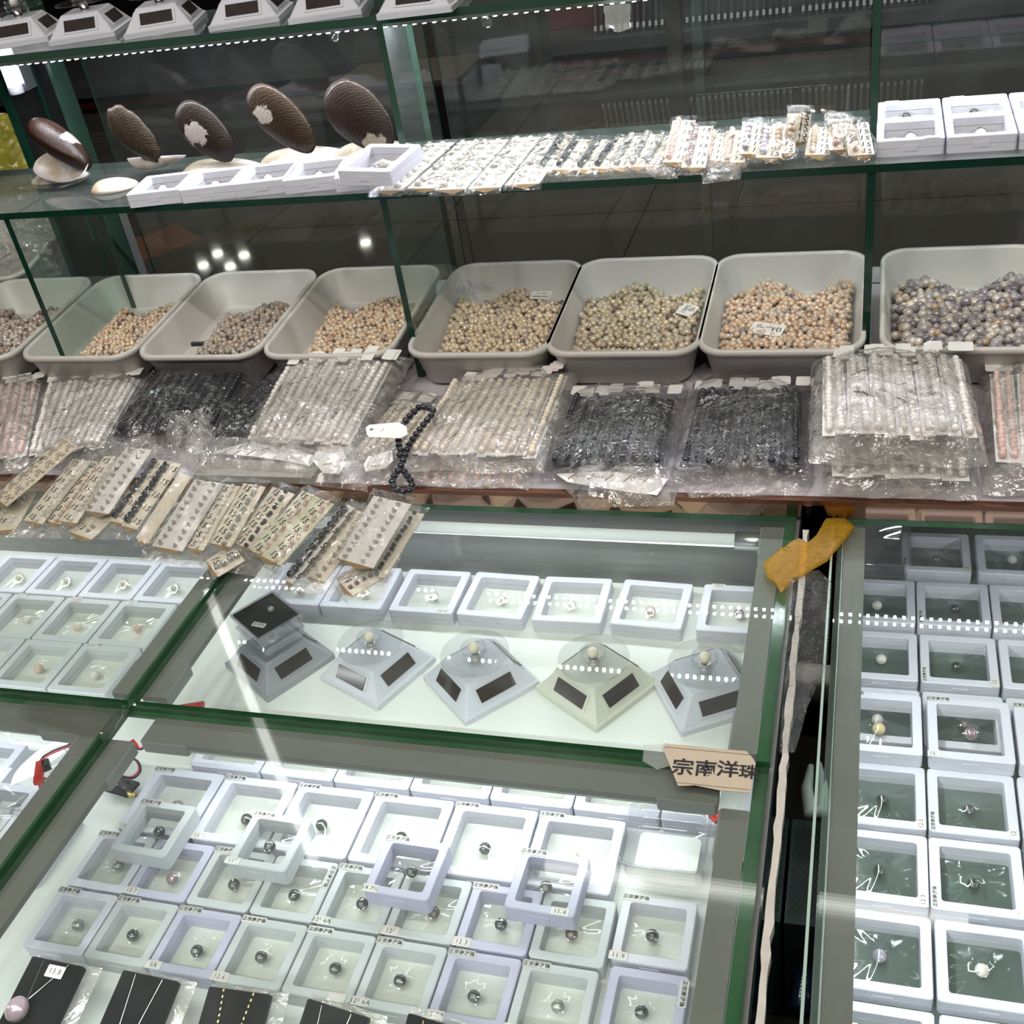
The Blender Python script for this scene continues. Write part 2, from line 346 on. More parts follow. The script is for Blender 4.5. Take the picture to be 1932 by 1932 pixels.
for k, pp in enumerate([(411, 480), (461, 483), (384, 502), (435, 504), (690, 459)]):
    g = at(*pp, 0); s_ = 3.14/CAMZ
    lx = Vector((g.x*(1+s_), g.y*(1+s_), 3.14))
    t = thing('downlight', 'round recessed ceiling downlight mirrored in the dark floor, ' + ['rear left of a cluster of four', 'rear right of a cluster of four', 'near left of a cluster of four', 'near right of a cluster of four', 'standing alone to the right'][k], 'downlight', lx, group='ceiling downlights mirrored in the floor')
    obj('lens', MB().lathe([(.07, -.01), (.07, 0)], 20, cap0=True).mesh('lens', lampm), t)
    obj('rim', MB().lathe([(.07, -.012), (.10, -.012), (.10, 0)], 20).mesh('rim', plastic2), t)
tubem = pr('fluorescent_tube_glow', (1, 1, 1), .5, emit=(1, .98, .94), es=3.2)
for (p0, p1, lb) in (((-.87, 2.03), (.32, 2.03), 'fluorescent ceiling tube running along the counter, mirrored across the near glass'), ((-2.68, 3.21), (-1.60, 1.93), 'slanting fluorescent ceiling tube, mirrored as a long streak in the glass')):
    v0, v1 = Vector((*p0, 2.88)), Vector((*p1, 2.88)); L_ = (v1-v0).length
    t = thing('ceiling_tube_lamp', lb, 'lamp', mat=frame_mat((v0+v1)/2, v1-v0, Vector((0, 0, 1)).cross(v1-v0)))
    obj('tube', MB().tube([(-L_/2, 0, 0), (L_/2, 0, 0)], .014, 12).mesh('tube', tubem, True), t)
    obj('housing', MB().box(-L_/2-.02, L_/2+.02, -.03, .03, .016, .07).mesh('housing', plastic2), t)

# ================================================================== counters
def part(name, mb, mats, parent, smooth=False): return obj(name, mb.mesh(name, mats, smooth), parent)
t = thing('display_counter', 'white lit display counter with a pale deck under four glass panes', 'display counter', (0, 0, 0))
part('deck_board', MB().box(-1.9, -.07, .2, 1.13, DECK-.02, DECK), deckm, t)
part('back_wall', MB().box(-1.9, -.07, 1.13, 1.15, .05, .874), wallgrey, t)
part('side_wall', MB().box(-.070, -.066, .2, 1.13, .05, .872), wallgrey, t)
part('side_glass', MB().box(-.066, -.064, .2, 1.13, .05, .872), pr('dark_backed_glass', (.012, .02, .022), .02, spec=.7), t)
part('front_wall', MB().box(-1.9, -.064, .17, .2, .05, .872), wallgrey, t)
t = thing('display_counter', 'right-hand display counter with a dark green deck beyond the narrow gap', 'display counter', (.3, 0, 0))
part('deck_board', MB().box(-.322, .5, .2, 1.46, RDECK-.012, RDECK), deckg, t)
part('back_wall', MB().box(-.322, .5, 1.45, 1.47, .05, .872), pr('dull_green_wall', (.17, .22, .215), .3), t)
part('side_wall', MB().box(-.322, -.316, .2, 1.45, .05, .872), glassy('side_glass', tint=(.7, .85, .78), haze=.1), t)
part('side_glass_rim', MB().box(-.329, -.3265, .2, 1.10, .868, .8745).box(-.3165, -.3155, .2, 1.10, .872, .8735), pr('pale_green_glass_rim', (.42, .56, .50), .2), t)
part('deck_seam', MB().box(-.31, .5, 1.055, 1.062, RDECK, RDECK+.004), edgem, t)
t = thing('back_ledge', 'lilac raised ledge behind the counter glass with a rose-gold mirror front', 'ledge', (0, 1.106, LEDGE))
part('ledge_board', MB().box(-1.9, .8, .004, .66, -.02, 0), ledgem, t)
part('mirror_strip', MB().box(-1.9, .8, -.002, .004, -.024, -.005), rosem, t)
part('edge_trim', MB().box(-1.9, .8, -.004, .006, -.006, .0005), rosed, t)
part('back_panel', MB().box(-1.9, .8, .64, .66, -.85, -.02), blackm, t)
def pane(x0, x1, y0, y1, lb, mt=paneM, z=GZ, th=.008, em=edgem, name='glass_top_pane'):
    o = obj(name, MB().box(x0, x1, y0, y1, z-th, z, 0, 1).mesh(name, [mt, em])); return tag(o, lb, 'glass pane' if 'pane' in name else 'glass shelf')
pane(-.748, -.0695, YJ+.003, YB-.001, 'clear glass pane over the turntables with green edges')
pane(-.748, -.0695, YF, YJ-.004, 'clear glass pane over the near rows of framed pearls')
pane(-1.85, -.757, YJ+.003, YB-.001, 'clear glass pane over the three-row block of pearl boxes')
pane(-1.85, -.757, YF, YJ-.004, 'clear glass pane over the case with the loose red connector')
pane(-.020, .80, YF, YB-.001, 'clear glass pane over the dark green deck')
rimG = pr('bright_green_glass_rim', (.05, .22, .07), .15, spec=.6, noise_amt=.5, nscale=25)
def rim(boxes, lb):
    x = sum(b_[0]+b_[1] for b_ in boxes)/2/len(boxes); y = sum(b_[2]+b_[3] for b_ in boxes)/2/len(boxes)
    mb = MB()
    for k, (x0, x1, y0, y1) in enumerate(boxes): mb.box(x0-x, x1-x, y0-y, y1-y, -.004+.0003*k, 0-.0003*k, k % 2)
    o = obj('green_glass_rim', mb.mesh('green_glass_rim', [edgem, rimG])); o.location = (x, y, .8715); return tag(o, lb, 'glass rim')
rim([(-.769, -.757, .30, .703), (-.7645, -.7615, .30, .703)], 'green glass rim slanting under the joint, near half')
rim([(-.769, -.757, .716, 1.10), (-.7645, -.7615, .716, 1.10)], 'green glass rim under the joint beside the three-row boxes')
rim([(-1.85, -.090, .7062, .7145)], 'long green glass rim under the cross joint')
rim([(-.083, -.0705, .26, 1.10), (-.0795, -.0765, .26, 1.10)], 'green glass rim along the right end of the lit counter')
def channel(x0, x1, y0, y1, lb, clips=True, mt=profm, z1=.871, h=.011, along='x', light=False):
    t = thing('led_channel', lb, 'light channel', ((x0+x1)/2, (y0+y1)/2, z1-h), group=None)
    W, D = (x1-x0)/2, (y1-y0)/2
    m_ = MB().box(-W, W, -D, D, h*.35, h); part('channel_body', m_, mt, t)
    m_ = MB()
    if along == 'x': part('diffuser', MB().box(-W, W, -D*.95, -D*.15, 0, h*.34), proflight if not light else diffm, t)
    else: part('diffuser', MB().box(-W*.9, W*.1, -D, D, 0, h*.34), proflight, t)
    if clips:
        for s_ in (-1, 1):
            if along == 'x': c_ = rr(.055, 2*D+.004, .003, 0)
            else: c_ = rr(2*W+.004, .055, .003, 0)
            dx, dy = (s_*(W-.028), 0) if along == 'x' else (0, s_*(D-.028))
            part('clip', MB().loft([[(p[0]+dx, p[1]+dy, z) for p in c_] for z in (-.003, h*.99)], True, True), clipm, t)
channel(-.715, -.112, .672, .706, 'grey light channel under the glass along the joint in front of the turntables')
channel(-1.6, -.790, .672, .706, 'grey light channel left of the crossing, along the cross joint')
channel(-.790, -.768, .30, .706, 'grey light channel left of the slanting green joint, near half', along='y')
channel(-.752, -.722, .30, .670, 'wide grey light channel right of the slanting joint, near half', along='y')
channel(-.790, -.768, .735, 1.095, 'grey light channel left of the joint beside the three-row boxes', along='y')
channel(-.752, -.722, .735, 1.095, 'grey light channel beside the joint, left of the turntables', along='y')
channel(-.108, -.084, .30, .668, 'grey light channel at the right end of the near case', along='y')
channel(-.108, -.084, .735, 1.095, 'grey light channel at the right end of the turntable case', along='y')
o = obj('led_tube_bar', MB().tube([(-.72, 1.096, .851), (-.140, 1.096, .848)], .0085, 10).mesh('led_tube_bar', diffm, True)); tag(o, 'long pale LED tube bar along the back of the turntable case', 'LED tube')
o = obj('tube_end_clip', MB().tube([(-.141, 1.096, .848), (-.096, 1.096, .8475)], .0115, 12).mesh('tube_end_clip', aluf, True)); tag(o, 'silver sleeve clip holding the right end of the pale LED tube bar', 'clip')
channel(-.015, .008, .26, 1.10, 'grey light channel along the left edge of the green-decked case', along='y', clips=False)
# the narrow gap with its worn board edge and what lies below
mb = MB(); random.seed(3); loops = []
for k in range(60):
    y = .28+k*(.80)/59; j = random.uniform(-.0015, .0035)
    loops.append([(-.0605, y, .868), (-.0550+j*.6, y, .868), (-.0550+j*.6, y, .880), (-.0605+random.uniform(-.001, .001), y, .880)])
o = obj('worn_board_edge', mb.loft(loops, True, True).mesh('worn_board_edge', pr('peeling_white_board', (.60, .57, .51), .7, noise_amt=.3, nscale=50))); tag(o, 'peeling white board edge running beside the green glass edge', 'board edge')
o = obj('lower_shelf_board', MB().box(-.45, .0, .2, 1.2, .40, .415).mesh('lower_shelf_board', pr('brown_board', (.13, .09, .065), .6))); o['kind'] = 'structure'
p, q = at(1535, 1545, .60), at(1540, 1745, .60)
t = thing('power_supply', 'dark metal power supply with a perforated cover down in the gap', 'power supply', (-.044, (p.y+q.y)/2, .416))
D = (p.y-q.y)/2
part('casing', MB().box(-.018, .020, -D, D, 0, .18), pr('slate_metal', (.06, .075, .085), .35, metal=.5), t)
mb = MB()
for i in range(22):
    for j in range(5):
        cx_, cy_ = -.0135+j*.0062+(i % 2)*.003, -D+.014+i*(2*D-.028)/21
        mb.add([(cx_+.0024*math.cos(a_), cy_+.0032*math.sin(a_), .1806) for a_ in [PI/3*k for k in range(6)]], [tuple(range(6))])
part('perforated_cover', mb, blackpl, t)
g = at(1515, 1868, .62); t = thing('battery_cell', 'small navy-black cylindrical battery lying in the gap beside the glass edge', 'battery', (g.x, g.y, .619), -.10)
part('sleeve', MB().tube([(0, -.022, 0), (0, .022, 0)], .0105, 18), bluepl, t, True)
part('terminal', MB().tube([(0, .022, 0), (0, .025, 0)], .004, 10), chainm, t)
mb = MB()
for k in range(7): mb.box(-.0022, .0018, -.014+k*.0040, -.0112+k*.0040, .0101, .0106)
part('printed_marks', mb, cardw, t)
o = obj('battery_rest_board', MB().box(-.45, -.02, .2, .62, .60, .608).mesh('battery_rest_board', pr('dark_rest_board', (.05, .04, .035), .6))); o['kind'] = 'structure'
g = [at(1530, 1445, .80), at(1522, 1490, .80), at(1530, 1535, .80), at(1548, 1530, .80), at(1552, 1490, .80), at(1545, 1440, .80)]
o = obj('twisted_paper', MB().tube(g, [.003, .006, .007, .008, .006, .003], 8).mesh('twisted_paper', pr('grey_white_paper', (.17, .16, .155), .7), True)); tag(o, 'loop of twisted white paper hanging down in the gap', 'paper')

# ================================================================== glass shelf unit behind
o = pane(-1.9, .80, 1.40, 1.625, 'long lower glass shelf carrying shells, pearl cards and boxes', paneS, SH1, .010, edged, 'glass_shelf')
o = pane(-1.9, .80, 1.508, 1.70, 'upper glass shelf carrying the white turntables', paneS, SH2, .011, edgep, 'glass_shelf')
def partition(x, y0, y1, z0, z1, lb, em=edged):
    o = obj('glass_partition', MB().box(x-.005, x+.005, y0, y1, z0, z1, 1, 0).mesh('glass_partition', [paneV, em]))
    # front and back faces are the polished edges
    o.data.polygons[2].material_index = 1; o.data.polygons[4].material_index = 1; o.data.polygons[0].material_index = 1; o.data.polygons[1].material_index = 1
    return tag(o, lb, 'glass partition')
for x, s_ in ((-1.278, 'beside the black post'), (-.643, 'between the milky trays at mid-shelf'), (.0015, 'before the big-pearl tray')):
    partition(x, 1.402, 1.62, LEDGE+.0005, SH1-.0105, 'upright glass partition under the lower shelf, ' + s_)
    if x > -1.2: partition(x, 1.508, 1.615, SH1+.0005, SH2-.0115, 'upright glass partition between the two shelves, ' + ('beside the fifth shell' if x < -.5 else 'beside the framed pearl boxes'), edgep)
    if x > -1.2: partition(x, 1.53, 1.69, SH2+.0005, SH2+.30, 'upright glass partition on the upper shelf, ' + ('beside the turntables' if x < -.5 else 'at its plain right stretch'), edgep)
rearM = glassy('rear_glass', tint=(.94, .97, .95), haze=.006, hnoise=.008)
for x0, x1, yy, s_ in ((-1.27, -.655, 1.700, 'shell bay'), (-.640, -.235, 1.700, 'left part of the card bay'), (-.252, -.006, 1.708, 'right part of the card bay'), (.008, .8, 1.700, 'framed box bay')):
    o = obj('rear_glass_pane', MB().box(x0, x1, yy, yy+.005, LEDGE+.0005, SH2-.0115, 1, 1).mesh('rear_glass_pane', [rearM, edged])); o.data.polygons[2].material_index = 0; o.data.polygons[4].material_index = 0; tag(o, 'upright rear glass pane closing the back of the ' + s_, 'glass pane')
# black post with light at the left end
t = thing('black_post', 'tall black post with glass edges at the left end of the shelves', 'post', (-1.40, 1.72, LEDGE))
part('post_body', MB().box(-.052, .052, 0, .04, 0, .60), blackm, t)
part('left_glass_edge', MB().box(-.064, -.052, -.01, .03, 0, .60), edged, t)
part('right_glass_edge', MB().box(.050, .058, -.01, .03, 0, .60), edgep, t)
part('middle_glass_edge', MB().box(.012, .016, -.006, 0, 0, .60), edged, t)
p, q = aty(12, 80, 1.66), aty(33, 176, 1.66)
t = thing('vertical_lamp_tube', 'short glowing white tube lamp upright on the black post', 'lamp', (q.x, 1.66, q.z))
part('glow_tube', MB().tube([(0, 0, .012), (0, 0, .12)], .0115, 14), pr('white_lamp_glow', (1, 1, 1), .4, emit=(1, 1, 1), es=3.5), t, True)
part('end_cap', MB().tube([(0, 0, 0), (0, 0, .012)], .0125, 14), plastic, t, True)
part('holder_bracket', MB().box(-.02, .012, .012, .04, .0, .12), aluf, t)
# LED strip under the upper shelf
t = thing('led_strip', 'sparkling double row LED strip glued under the upper shelf edge', 'LED strip', (-.33, 1.526, SH2-.0115))
part('strip_base', MB().box(-.95, .95, -.009, .009, -.0055, 0), proflight, t)
mb = MB()
for k in range(132):
    x_ = -.945+k*.0144; mb.box(x_-.0022, x_+.0022, -.0024, .0024, -.0075, -.0055)
ledm = pr('led_chip', (1, 1, 1), .5, emit=(.9, .93, 1), es=560); ledm.cycles.emission_sampling = 'FRONT'
part('led_chips', mb, ledm, t)
for k, (pp, s_) in enumerate((((1165, 20), .035), ((915, 18), .014), ((626, 50), .012))):
    g = aty(*pp, 1.508); g.z = SH2-.0165; g.y = 1.512; v = []; f = []
    for i in range(6):
        for j in range(5): v.append((s_*(i/5-.5+.15*(j/4)*math.sin(i*2)), -.004-.004*math.sin(i*1.7+j*2.1), -s_*j/4*(1-.5*abs(i/5-.5))))
    for i in range(5):
        for j in range(4): f.append((i*5+j, i*5+j+1, (i+1)*5+j+1, (i+1)*5+j))
    o = obj('torn_tape_flap', mesh('torn_tape_flap', v, f, glassy('torn_tape', tint=(.8, .8, .8), haze=.45, boost=.1) if k == 0 else clearm, True)); o.location = g
    tag(o, ['crumpled clear tape end hanging at the right end of the glowing strip', 'small torn tape flap hanging midway on the glowing strip', 'tiny tape tag hanging above the gap between the two largest shells'][k], 'tape')

# ================================================================== framed pearl boxes
_box = {}
def box_meshes(w_, d_, pm):
    k = (round(w_, 3), round(d_, 3), pm.name)
    if k in _box: return _box[k]
    bo = .0105 if w_ > .08 else .0085
    h = .020
    def ring(z0, z1, bev):
        wi, di = w_-2*bo, d_-2*bo
        L_ = [rr(wi, di, .003, z0), rr(wi, di, .003, z1-.0004), rr(wi+.0008, di+.0008, .0033, z1), rr(w_-2*bev, d_-2*bev, .0035, z1), rr(w_, d_, .004, z1-bev), rr(w_, d_, .004, z0)]
        return MB().loft(L_, wrap=True)
    base = ring(0, .0092, .0003); lid = ring(.0098, h, .0009)
    tab = MB().box(-.009, .009, -d_/2-.0006, -d_/2+.0003, .006, .0128)
    _box[k] = (base.mesh('frame_base', pm), lid.mesh('frame_lid', pm), tab.mesh('closing_tab', pm)); return _box[k]
_film = {}
def film_mesh(w_, d_, var, pr_, off):
    k = (round(w_, 3), round(d_, 3), var, round(pr_, 4))
    if k in _film: return _film[k]
    bo = .0105 if w_ > .08 else .0085
    W, D = w_-2*bo+.001, d_-2*bo+.001; n = 26; v = []; f = []
    rnd = random.Random(var); ph = [rnd.uniform(0, 6.3) for _ in range(4)]
    for j in range(n+1):
        for i in range(n+1):
            x = W*(i/n-.5); y = D*(j/n-.5); dx, dy = x-off[0], y-off[1]; r = math.hypot(dx, dy); th = math.atan2(dy, dx)
            e = min(W/2-abs(x), D/2-abs(y))/(W/2)
            z = pr_*1.05*math.exp(-max(0, r-pr_*.6)/.0085)*min(1, e*2.2)
            z += .0006*math.sin(7*th+ph[0]+r*90)*min(1, e*3)*math.exp(-r/.018)+.0003*math.sin(13*th+ph[1])*min(1, e*3)
            if r < pr_*.9: z = max(z, math.sqrt(max(0, (pr_*1.06)**2-r*r)))
            v.append((x, y, z))
    for j in range(n):
        for i in range(n): a_ = j*(n+1)+i; f.append((a_, a_+1, a_+n+2, a_+n+1))
    _film[k] = mesh('membrane', v, f, filmm, True); return _film[k]
_pearl = {}
def pearl_mesh(kind, r):
    k = (kind, round(r, 4))
    if k not in _pearl: v, f = sphere(r, 24, 16); _pearl[k] = mesh('pearl', v, f, PM[kind], True)
    return _pearl[k]
_st = {}
def simple(name, mb_f, mats):
    if name not in _st: _st[name] = mb_f().mesh(name, mats)
    return _st[name]
STK = '正宗南洋珠'
PCOL = dict(dark='dark grey', silver='silver grey', mauve='mauve', white='white', cream='cream', gold='golden', pink='pinkish', lilac='lilac', copper='coppery dark')
def sticker(t, w_, d_, border, pos='rl'):
    W, D = (.0262, .0076)
    me = simple('sticker_b' if border else 'sticker', (lambda: MB().loft([rr(W, D, .0012, z) for z in (0, .0003)], False, True).box(-W/2+.0008, W/2-.0008, D/2-.001, D/2-.0007, .0003, .00036, 1).box(-W/2+.0008, W/2-.0008, -D/2+.0007, -D/2+.001, .0003, .00036, 1).box(-W/2+.0008, -W/2+.0011, -D/2+.001, D/2-.001, .0003, .00036, 1).box(W/2-.0011, W/2-.0008, -D/2+.001, D/2-.001, .0003, .00036, 1)) if border else (lambda: MB().loft([rr(W, D, .0012, z) for z in (0, .0003)], False, True)), [paper, inkm])
    if pos == 'rl': mt = Matrix.Translation((-w_/2+W/2-.0005, d_/2-D/2+.0005, .0202))
    elif pos == 'r': mt = Matrix.Translation((w_/2-D/2+.0003, d_/2-W/2-.004, .0202)) @ Matrix.Rotation(-PI/2, 4, 'Z')
    elif pos == 'l': mt = Matrix.Translation((-w_/2+D/2+.0005, -d_/2+W/2+.001, .0202)) @ Matrix.Rotation(PI/2, 4, 'Z')
    s_ = obj('sticker', me, t, mt)
    obj('lettering', text_mesh(STK, .0047, inkm, bold=.0001), s_, Matrix.Translation((0, -.0001, .0005)))
def price(t, w_, d_, txt, pos='fl', red=False, rz=0.0):
    me = simple('price_tag_red' if red else 'price_tag', (lambda: MB().loft([rr(.018, .0095, .0012, 0), rr(.018, .0095, .0012, .0003)], False, True).box(-.008, .008, .0030, .0034, .0003, .00036, 1).box(-.008, .008, -.0034, -.0030, .0003, .00036, 1).box(-.008, -.0076, -.003, .003, .0003, .00036, 1).box(.0076, .008, -.003, .003, .0003, .00036, 1)) if red else (lambda: MB().loft([rr(.017, .0085, .0006, 0), rr(.017, .0085, .0006, .0003)], False, True).box(-.008, .008, .0028, .0031, .0003, .00036, 1)), [paper, pinkm])
    mt = dict(fl=Matrix.Translation((-w_/2+.007, -d_/2+.004, .0204)), fr=Matrix.Translation((w_/2-.006, -d_/2+.008, .0204)) @ Matrix.Rotation(PI/2, 4, 'Z'), rc=Matrix.Translation((-w_/2+.018, d_/2-.004, .0204)), fm=Matrix.Translation((w_/2-.014, -d_/2+.004, .0204)))[pos] @ Matrix.Rotation(rz, 4, 'Z')
    s_ = obj('price_tag', me, t, mt)
    if txt: obj('lettering', text_mesh(txt, .0062, inkm), s_, Matrix.Translation((0, -.0004, .0005)))
def pearl_box(x, y, z, w_, d_, kind, where, pm=plastic, st=None, border=True, pt=None, ppos='fl', red=False, pr_=.0062, rz=0, mat=None, group=None, var=None, film=True):
    """x, y: rear left corner of the frame; z: its underside"""
    if mat is None: mat = Matrix.Translation((x+w_/2, y-d_/2, z)) @ Matrix.Rotation(rz, 4, 'Z')
    sz = 'large' if w_ > .08 else 'small'
    t = thing('pearl_display_box', f'{sz} frame box with {PCOL[kind]} pearl, {where}', 'display box', mat=mat, group=group)
    if var is None: var = random.randrange(6)
    b_, l_, tb = box_meshes(w_, d_, pm)
    obj('frame_base', b_, t); obj('frame_lid', l_, t)
    obj('closing_tab', tb, t)
    off = [(0, 0), (.002, .003), (-.003, .001), (.001, -.004), (-.002, -.002), (.003, .002)][var]
    if film: obj('membrane', film_mesh(w_, d_, var, pr_, off), t, Matrix.Translation((0, 0, .0095)))
    if st: sticker(t, w_, d_, border, st)
    if pt is not None: price(t, w_, d_, pt, ppos, red)
    pl = obj('pearl', pearl_mesh(kind, pr_)); pl.matrix_world = mat @ Matrix.Translation((off[0], off[1], .0095))
    tag(pl, f'{PCOL[kind]} pearl in {sz} frame box, {where}', 'pearl', 'single pearls in frame boxes')
    return t
R7, R9 = .0702, .0895
G1 = 'frame boxes in the near case'
# near case, front row (7 cm)
row = [('silver', plastic, 1, None), ('dark', plastic2, 1, None), ('dark', plastic3, 1, '5A'), ('dark', plastic2, 0, '12.6'), ('dark', plastic2, 0, ''), ('dark', plastic2, 1, '12² 6A'), ('dark', plastic3, 1, '13 5A'), ('silver', plastic2, 1, '12.3')]
for i, (k, pm_, bd, pt) in enumerate(row):
    x = -.783+i*.0722
    pearl_box(x, .5575, DECK, R7, R7, k, ORD[i]+' from left, near case front row', pm_, 'rl', bool(bd), pt, 'fl' if i != 4 else 'fm', i == 3, group=G1)
pearl_box(-.198, .566, DECK, R7, R7, 'dark', 'near right corner, sticker down its edge', plastic3, 'r', False, '', 'fl', group=G1)
# second row
row = [('silver', plastic, 1, None, 'rl'), ('mauve', plastic3, 0, '13.7', None), ('dark', plastic2, 1, None, 'rl'), ('dark', plastic2, 1, None, 'r'), ('dark', plastic2, 1, '12² 6A', 'rl'), ('copper', plastic2, 0, '12³', None), ('dark', plastic3, 0, '12.3', 'rl'), ('copper', plastic2, 0, None, None)]
for i, (k, pm_, bd, pt, st) in enumerate(row):
    pearl_box(-.781+i*.0722, .6315, DECK, R7, R7, k, ORD[i]+' from left, near case second row', pm_, st, bool(bd), pt, 'fl', i in (5, 6), group=G1)
pearl_box(-.201, .642, DECK, R7, R7, 'dark', 'under the empty clear box, price 11.9', plastic, 'rl', False, '11.9', group=G1)
# third row (9 cm)
row = [('silver', 1, '13'), ('dark', 1, '13'), ('dark', 0, None), ('dark', 1, None), ('dark', 0, ''), ('cream', 0, None)]
for i, (k, bd, pt) in enumerate(row):
    pearl_box(-.766+i*.0925, .7265, DECK, R9, R9, k, ORD[i]+' from left, near case third row', plastic, 'rl', bool(bd), pt, 'fl', i == 4, pr_=.0064, group=G1)
# stacked on top of them
for i, (px, py, k, pm_, bd, pt, ps) in enumerate([(268, 1507, 'dark', plastic2, 1, None, 'fl'), (480, 1530, 'dark', plastic2, 0, '11⁷', 'fl'), (730, 1575, 'dark', plastic3, 1, '14.7½', 'fl'), (985, 1600, 'dark', plastic3, 1, '11.4', 'fm')]):
    g = at(px, py, DECK+.041)
    pearl_box(g.x, g.y, DECK+.0205, .068, .068, k, 'stacked on other boxes, ' + ['nearest the wires', 'tag 11 7', 'with the creased paper tag', 'nearest the empty clear box'][i], pm_, 'rl', bool(bd), pt, ps, rz=-.02, pr_=.0062, group='frame boxes stacked on others')
# back row crossing under the joint (9 cm)
for i in range(8):
    if i == 7: continue
    pearl_box(-.728+i*.0912, .824, DECK, R9, R9, 'white', ORD[i]+' from left, under the cross joint', plastic, pr_=.006, group='frame boxes under the cross joint')
# turntable case, rear row
for i, (x, k, pt, ps) in enumerate([(-.78, 'white', None, 'fl'), (-.689, 'cream', None, 'fl'), (-.588, 'white', '2519', 'fm'), (-.492, 'cream', None, 'fl'), (-.392, 'white', None, 'fl'), (-.289, 'pink', None, 'fl'), (-.184, 'mauve', '757', 'rc')]):
    pearl_box(x, 1.113, DECK, R9, R9, k, ORD[i]+' from left, behind the turntables', plastic, None, pt=pt, ppos=ps, pr_=.0062, group='frame boxes behind the turntables', rz=[0, 0, 0, -.03, .02, -.04, 0][i])
# left case, three rows
G2 = 'frame boxes in the three-row block'
k_ = 0
for r_, (y0, x0, n_, cols_) in enumerate([(1.100, -1.170, 3, ['cream', 'white', 'cream', 'white']), (1.008, -1.264, 4, ['white', 'white', 'cream', 'pink']), (.918, -1.264, 4, ['white', 'white', 'pink', 'white'])]):
    n2 = 4
    for i in range(n2):
        x = -1.266+i*.0923+(.014 if r_ == 0 else 0)-(.004 if r_ == 2 else 0)
        pt, ps, rd = None, 'rc', False
        if r_ == 1 and i > 0: pt, rd = ['', '12.5⁰⁰', '12.05', '120'][i], i == 2
        if r_ == 2 and i == 3: pt = '1265⁰⁰'
        pearl_box(x, y0, DECK, R9, R9, cols_[i], f'{ORD[i]} from left, {["rear", "middle", "near"][r_]} row of the three-row block', plastic if r_ == 0 else plastic2, None, pt=pt, ppos=ps, red=rd, pr_=.0062, group=G2)
# left near case, little seen
for i, (px, py, z, w_, st, s_) in enumerate([(-60, 1390, DECK+.02, R9, None, 'behind the red connector'), (-40, 1470, DECK+.04, R9, None, 'under the clear lid by the slanting joint'), (25, 1515, DECK+.02, R9, 'rl', 'cut by the slanting joint, bordered sticker'), (-95, 1560, DECK+.02, R9, None, 'at the lower left corner of the photo')]):
    g = at(px, py, z); pearl_box(g.x, g.y, z-.0200, w_, w_, 'white', s_, plastic, st, True, pr_=.006, group='frame boxes beyond the slanting joint')
obj_ = obj('box_riser', MB().box(-1.13, -.95, .50, .70, DECK, DECK+.0198).mesh('box_riser', plastic)); tag(obj_, 'flat white riser block under the boxes beyond the slanting joint', 'riser')
# green-decked case
G3 = 'frame boxes on the dark green deck'
rows = [(1.398, [(.061, 'dark', 'l', '13'), (.160, 'white', None, None), (.258, 'dark', None, None)], 'rear row'),
        (1.284, [(-.014, 'white', None, None), (.079, 'dark', 'l', None), (.172, 'dark', None, '')], 'second row from the back'),
        (1.174, [(-.013, 'white', None, None), (.081, 'dark', 'l', '13'), (.175, 'dark', None, None)], 'third row from the back'),
        (1.068, [(-.012, 'white', None, None), (.082, 'copper', None, None), (.176, 'white', None, None)], 'fourth row under stacked boxes'),
        (.943, [(-.009, 'dark', None, '12.5'), (.084, 'dark', 'l', '12'), (.178, 'dark', None, '')], 'fifth row from the back'),
        (.845, [(-.009, 'dark', None, '12.3'), (.083, 'dark', 'l', ''), (.177, 'dark', None, None)], 'third row from the front'),
        (.743, [(-.008, 'lilac', None, None), (.086, 'white', None, None), (.180, 'white', None, None)], 'second row from the front'),
        (.640, [(-.008, 'white', None, None), (.087, 'white', None, None), (.181, 'white', None, None)], 'nearest row')]
for y0, it, nm_ in rows:
    for i, (x, k, st, pt) in enumerate(it):
        pearl_box(x, y0, RDECK, .0905, .090, k, f'{["channel side", "middle column", "frame side"][i]}, {nm_}, green deck', plastic, st, False, pt, 'fr', pr_=.0068, group=G3)
for i, (x, k, st) in enumerate([(-.012, 'gold', 'r'), (.085, 'mauve', 'rl'), (.180, 'white', 'rl')]):
    pearl_box(x, 1.038, RDECK+.0205, .0905, .096, k, f'stacked over green deck, {["by the grey channel", "tag 15", "at the frame edge"][i]}', plastic, 'rl', True, '15. -' if i == 1 else None, 'fl', pr_=.0075, group=G3, rz=.0)
# boxes on the lower glass shelf
for i, (px, py) in enumerate([(236, 368), (336, 359), (437, 348), (531, 341), (628, 337)]):
    g = at(px, py, SH1+.0205)
    a_ = .16
    mt = Matrix.Translation(g-Vector((0, 0, .0203))) @ Matrix.Rotation(a_, 4, 'Z') @ Matrix.Translation((.0425, .0425, 0))
    pearl_box(0, 0, 0, .085, .085, 'white', ORD[i]+' from the left before the shells', plastic, None, pt='' if i == 1 else None, ppos='rc', pr_=.0062, mat=mt, group='frame boxes before the shells')
g = at(634, 322, SH1+.048)
mt = Matrix.Translation(g) @ Matrix.Rotation(-.22, 4, 'Z') @ Matrix.Rotation(.10, 4, 'X') @ Matrix.Translation((.0425, .0425, -.02))
pearl_box(0, 0, 0, .085, .085, 'white', 'tilted on top before the largest shell', plastic, None, mat=mt, pr_=.0066)
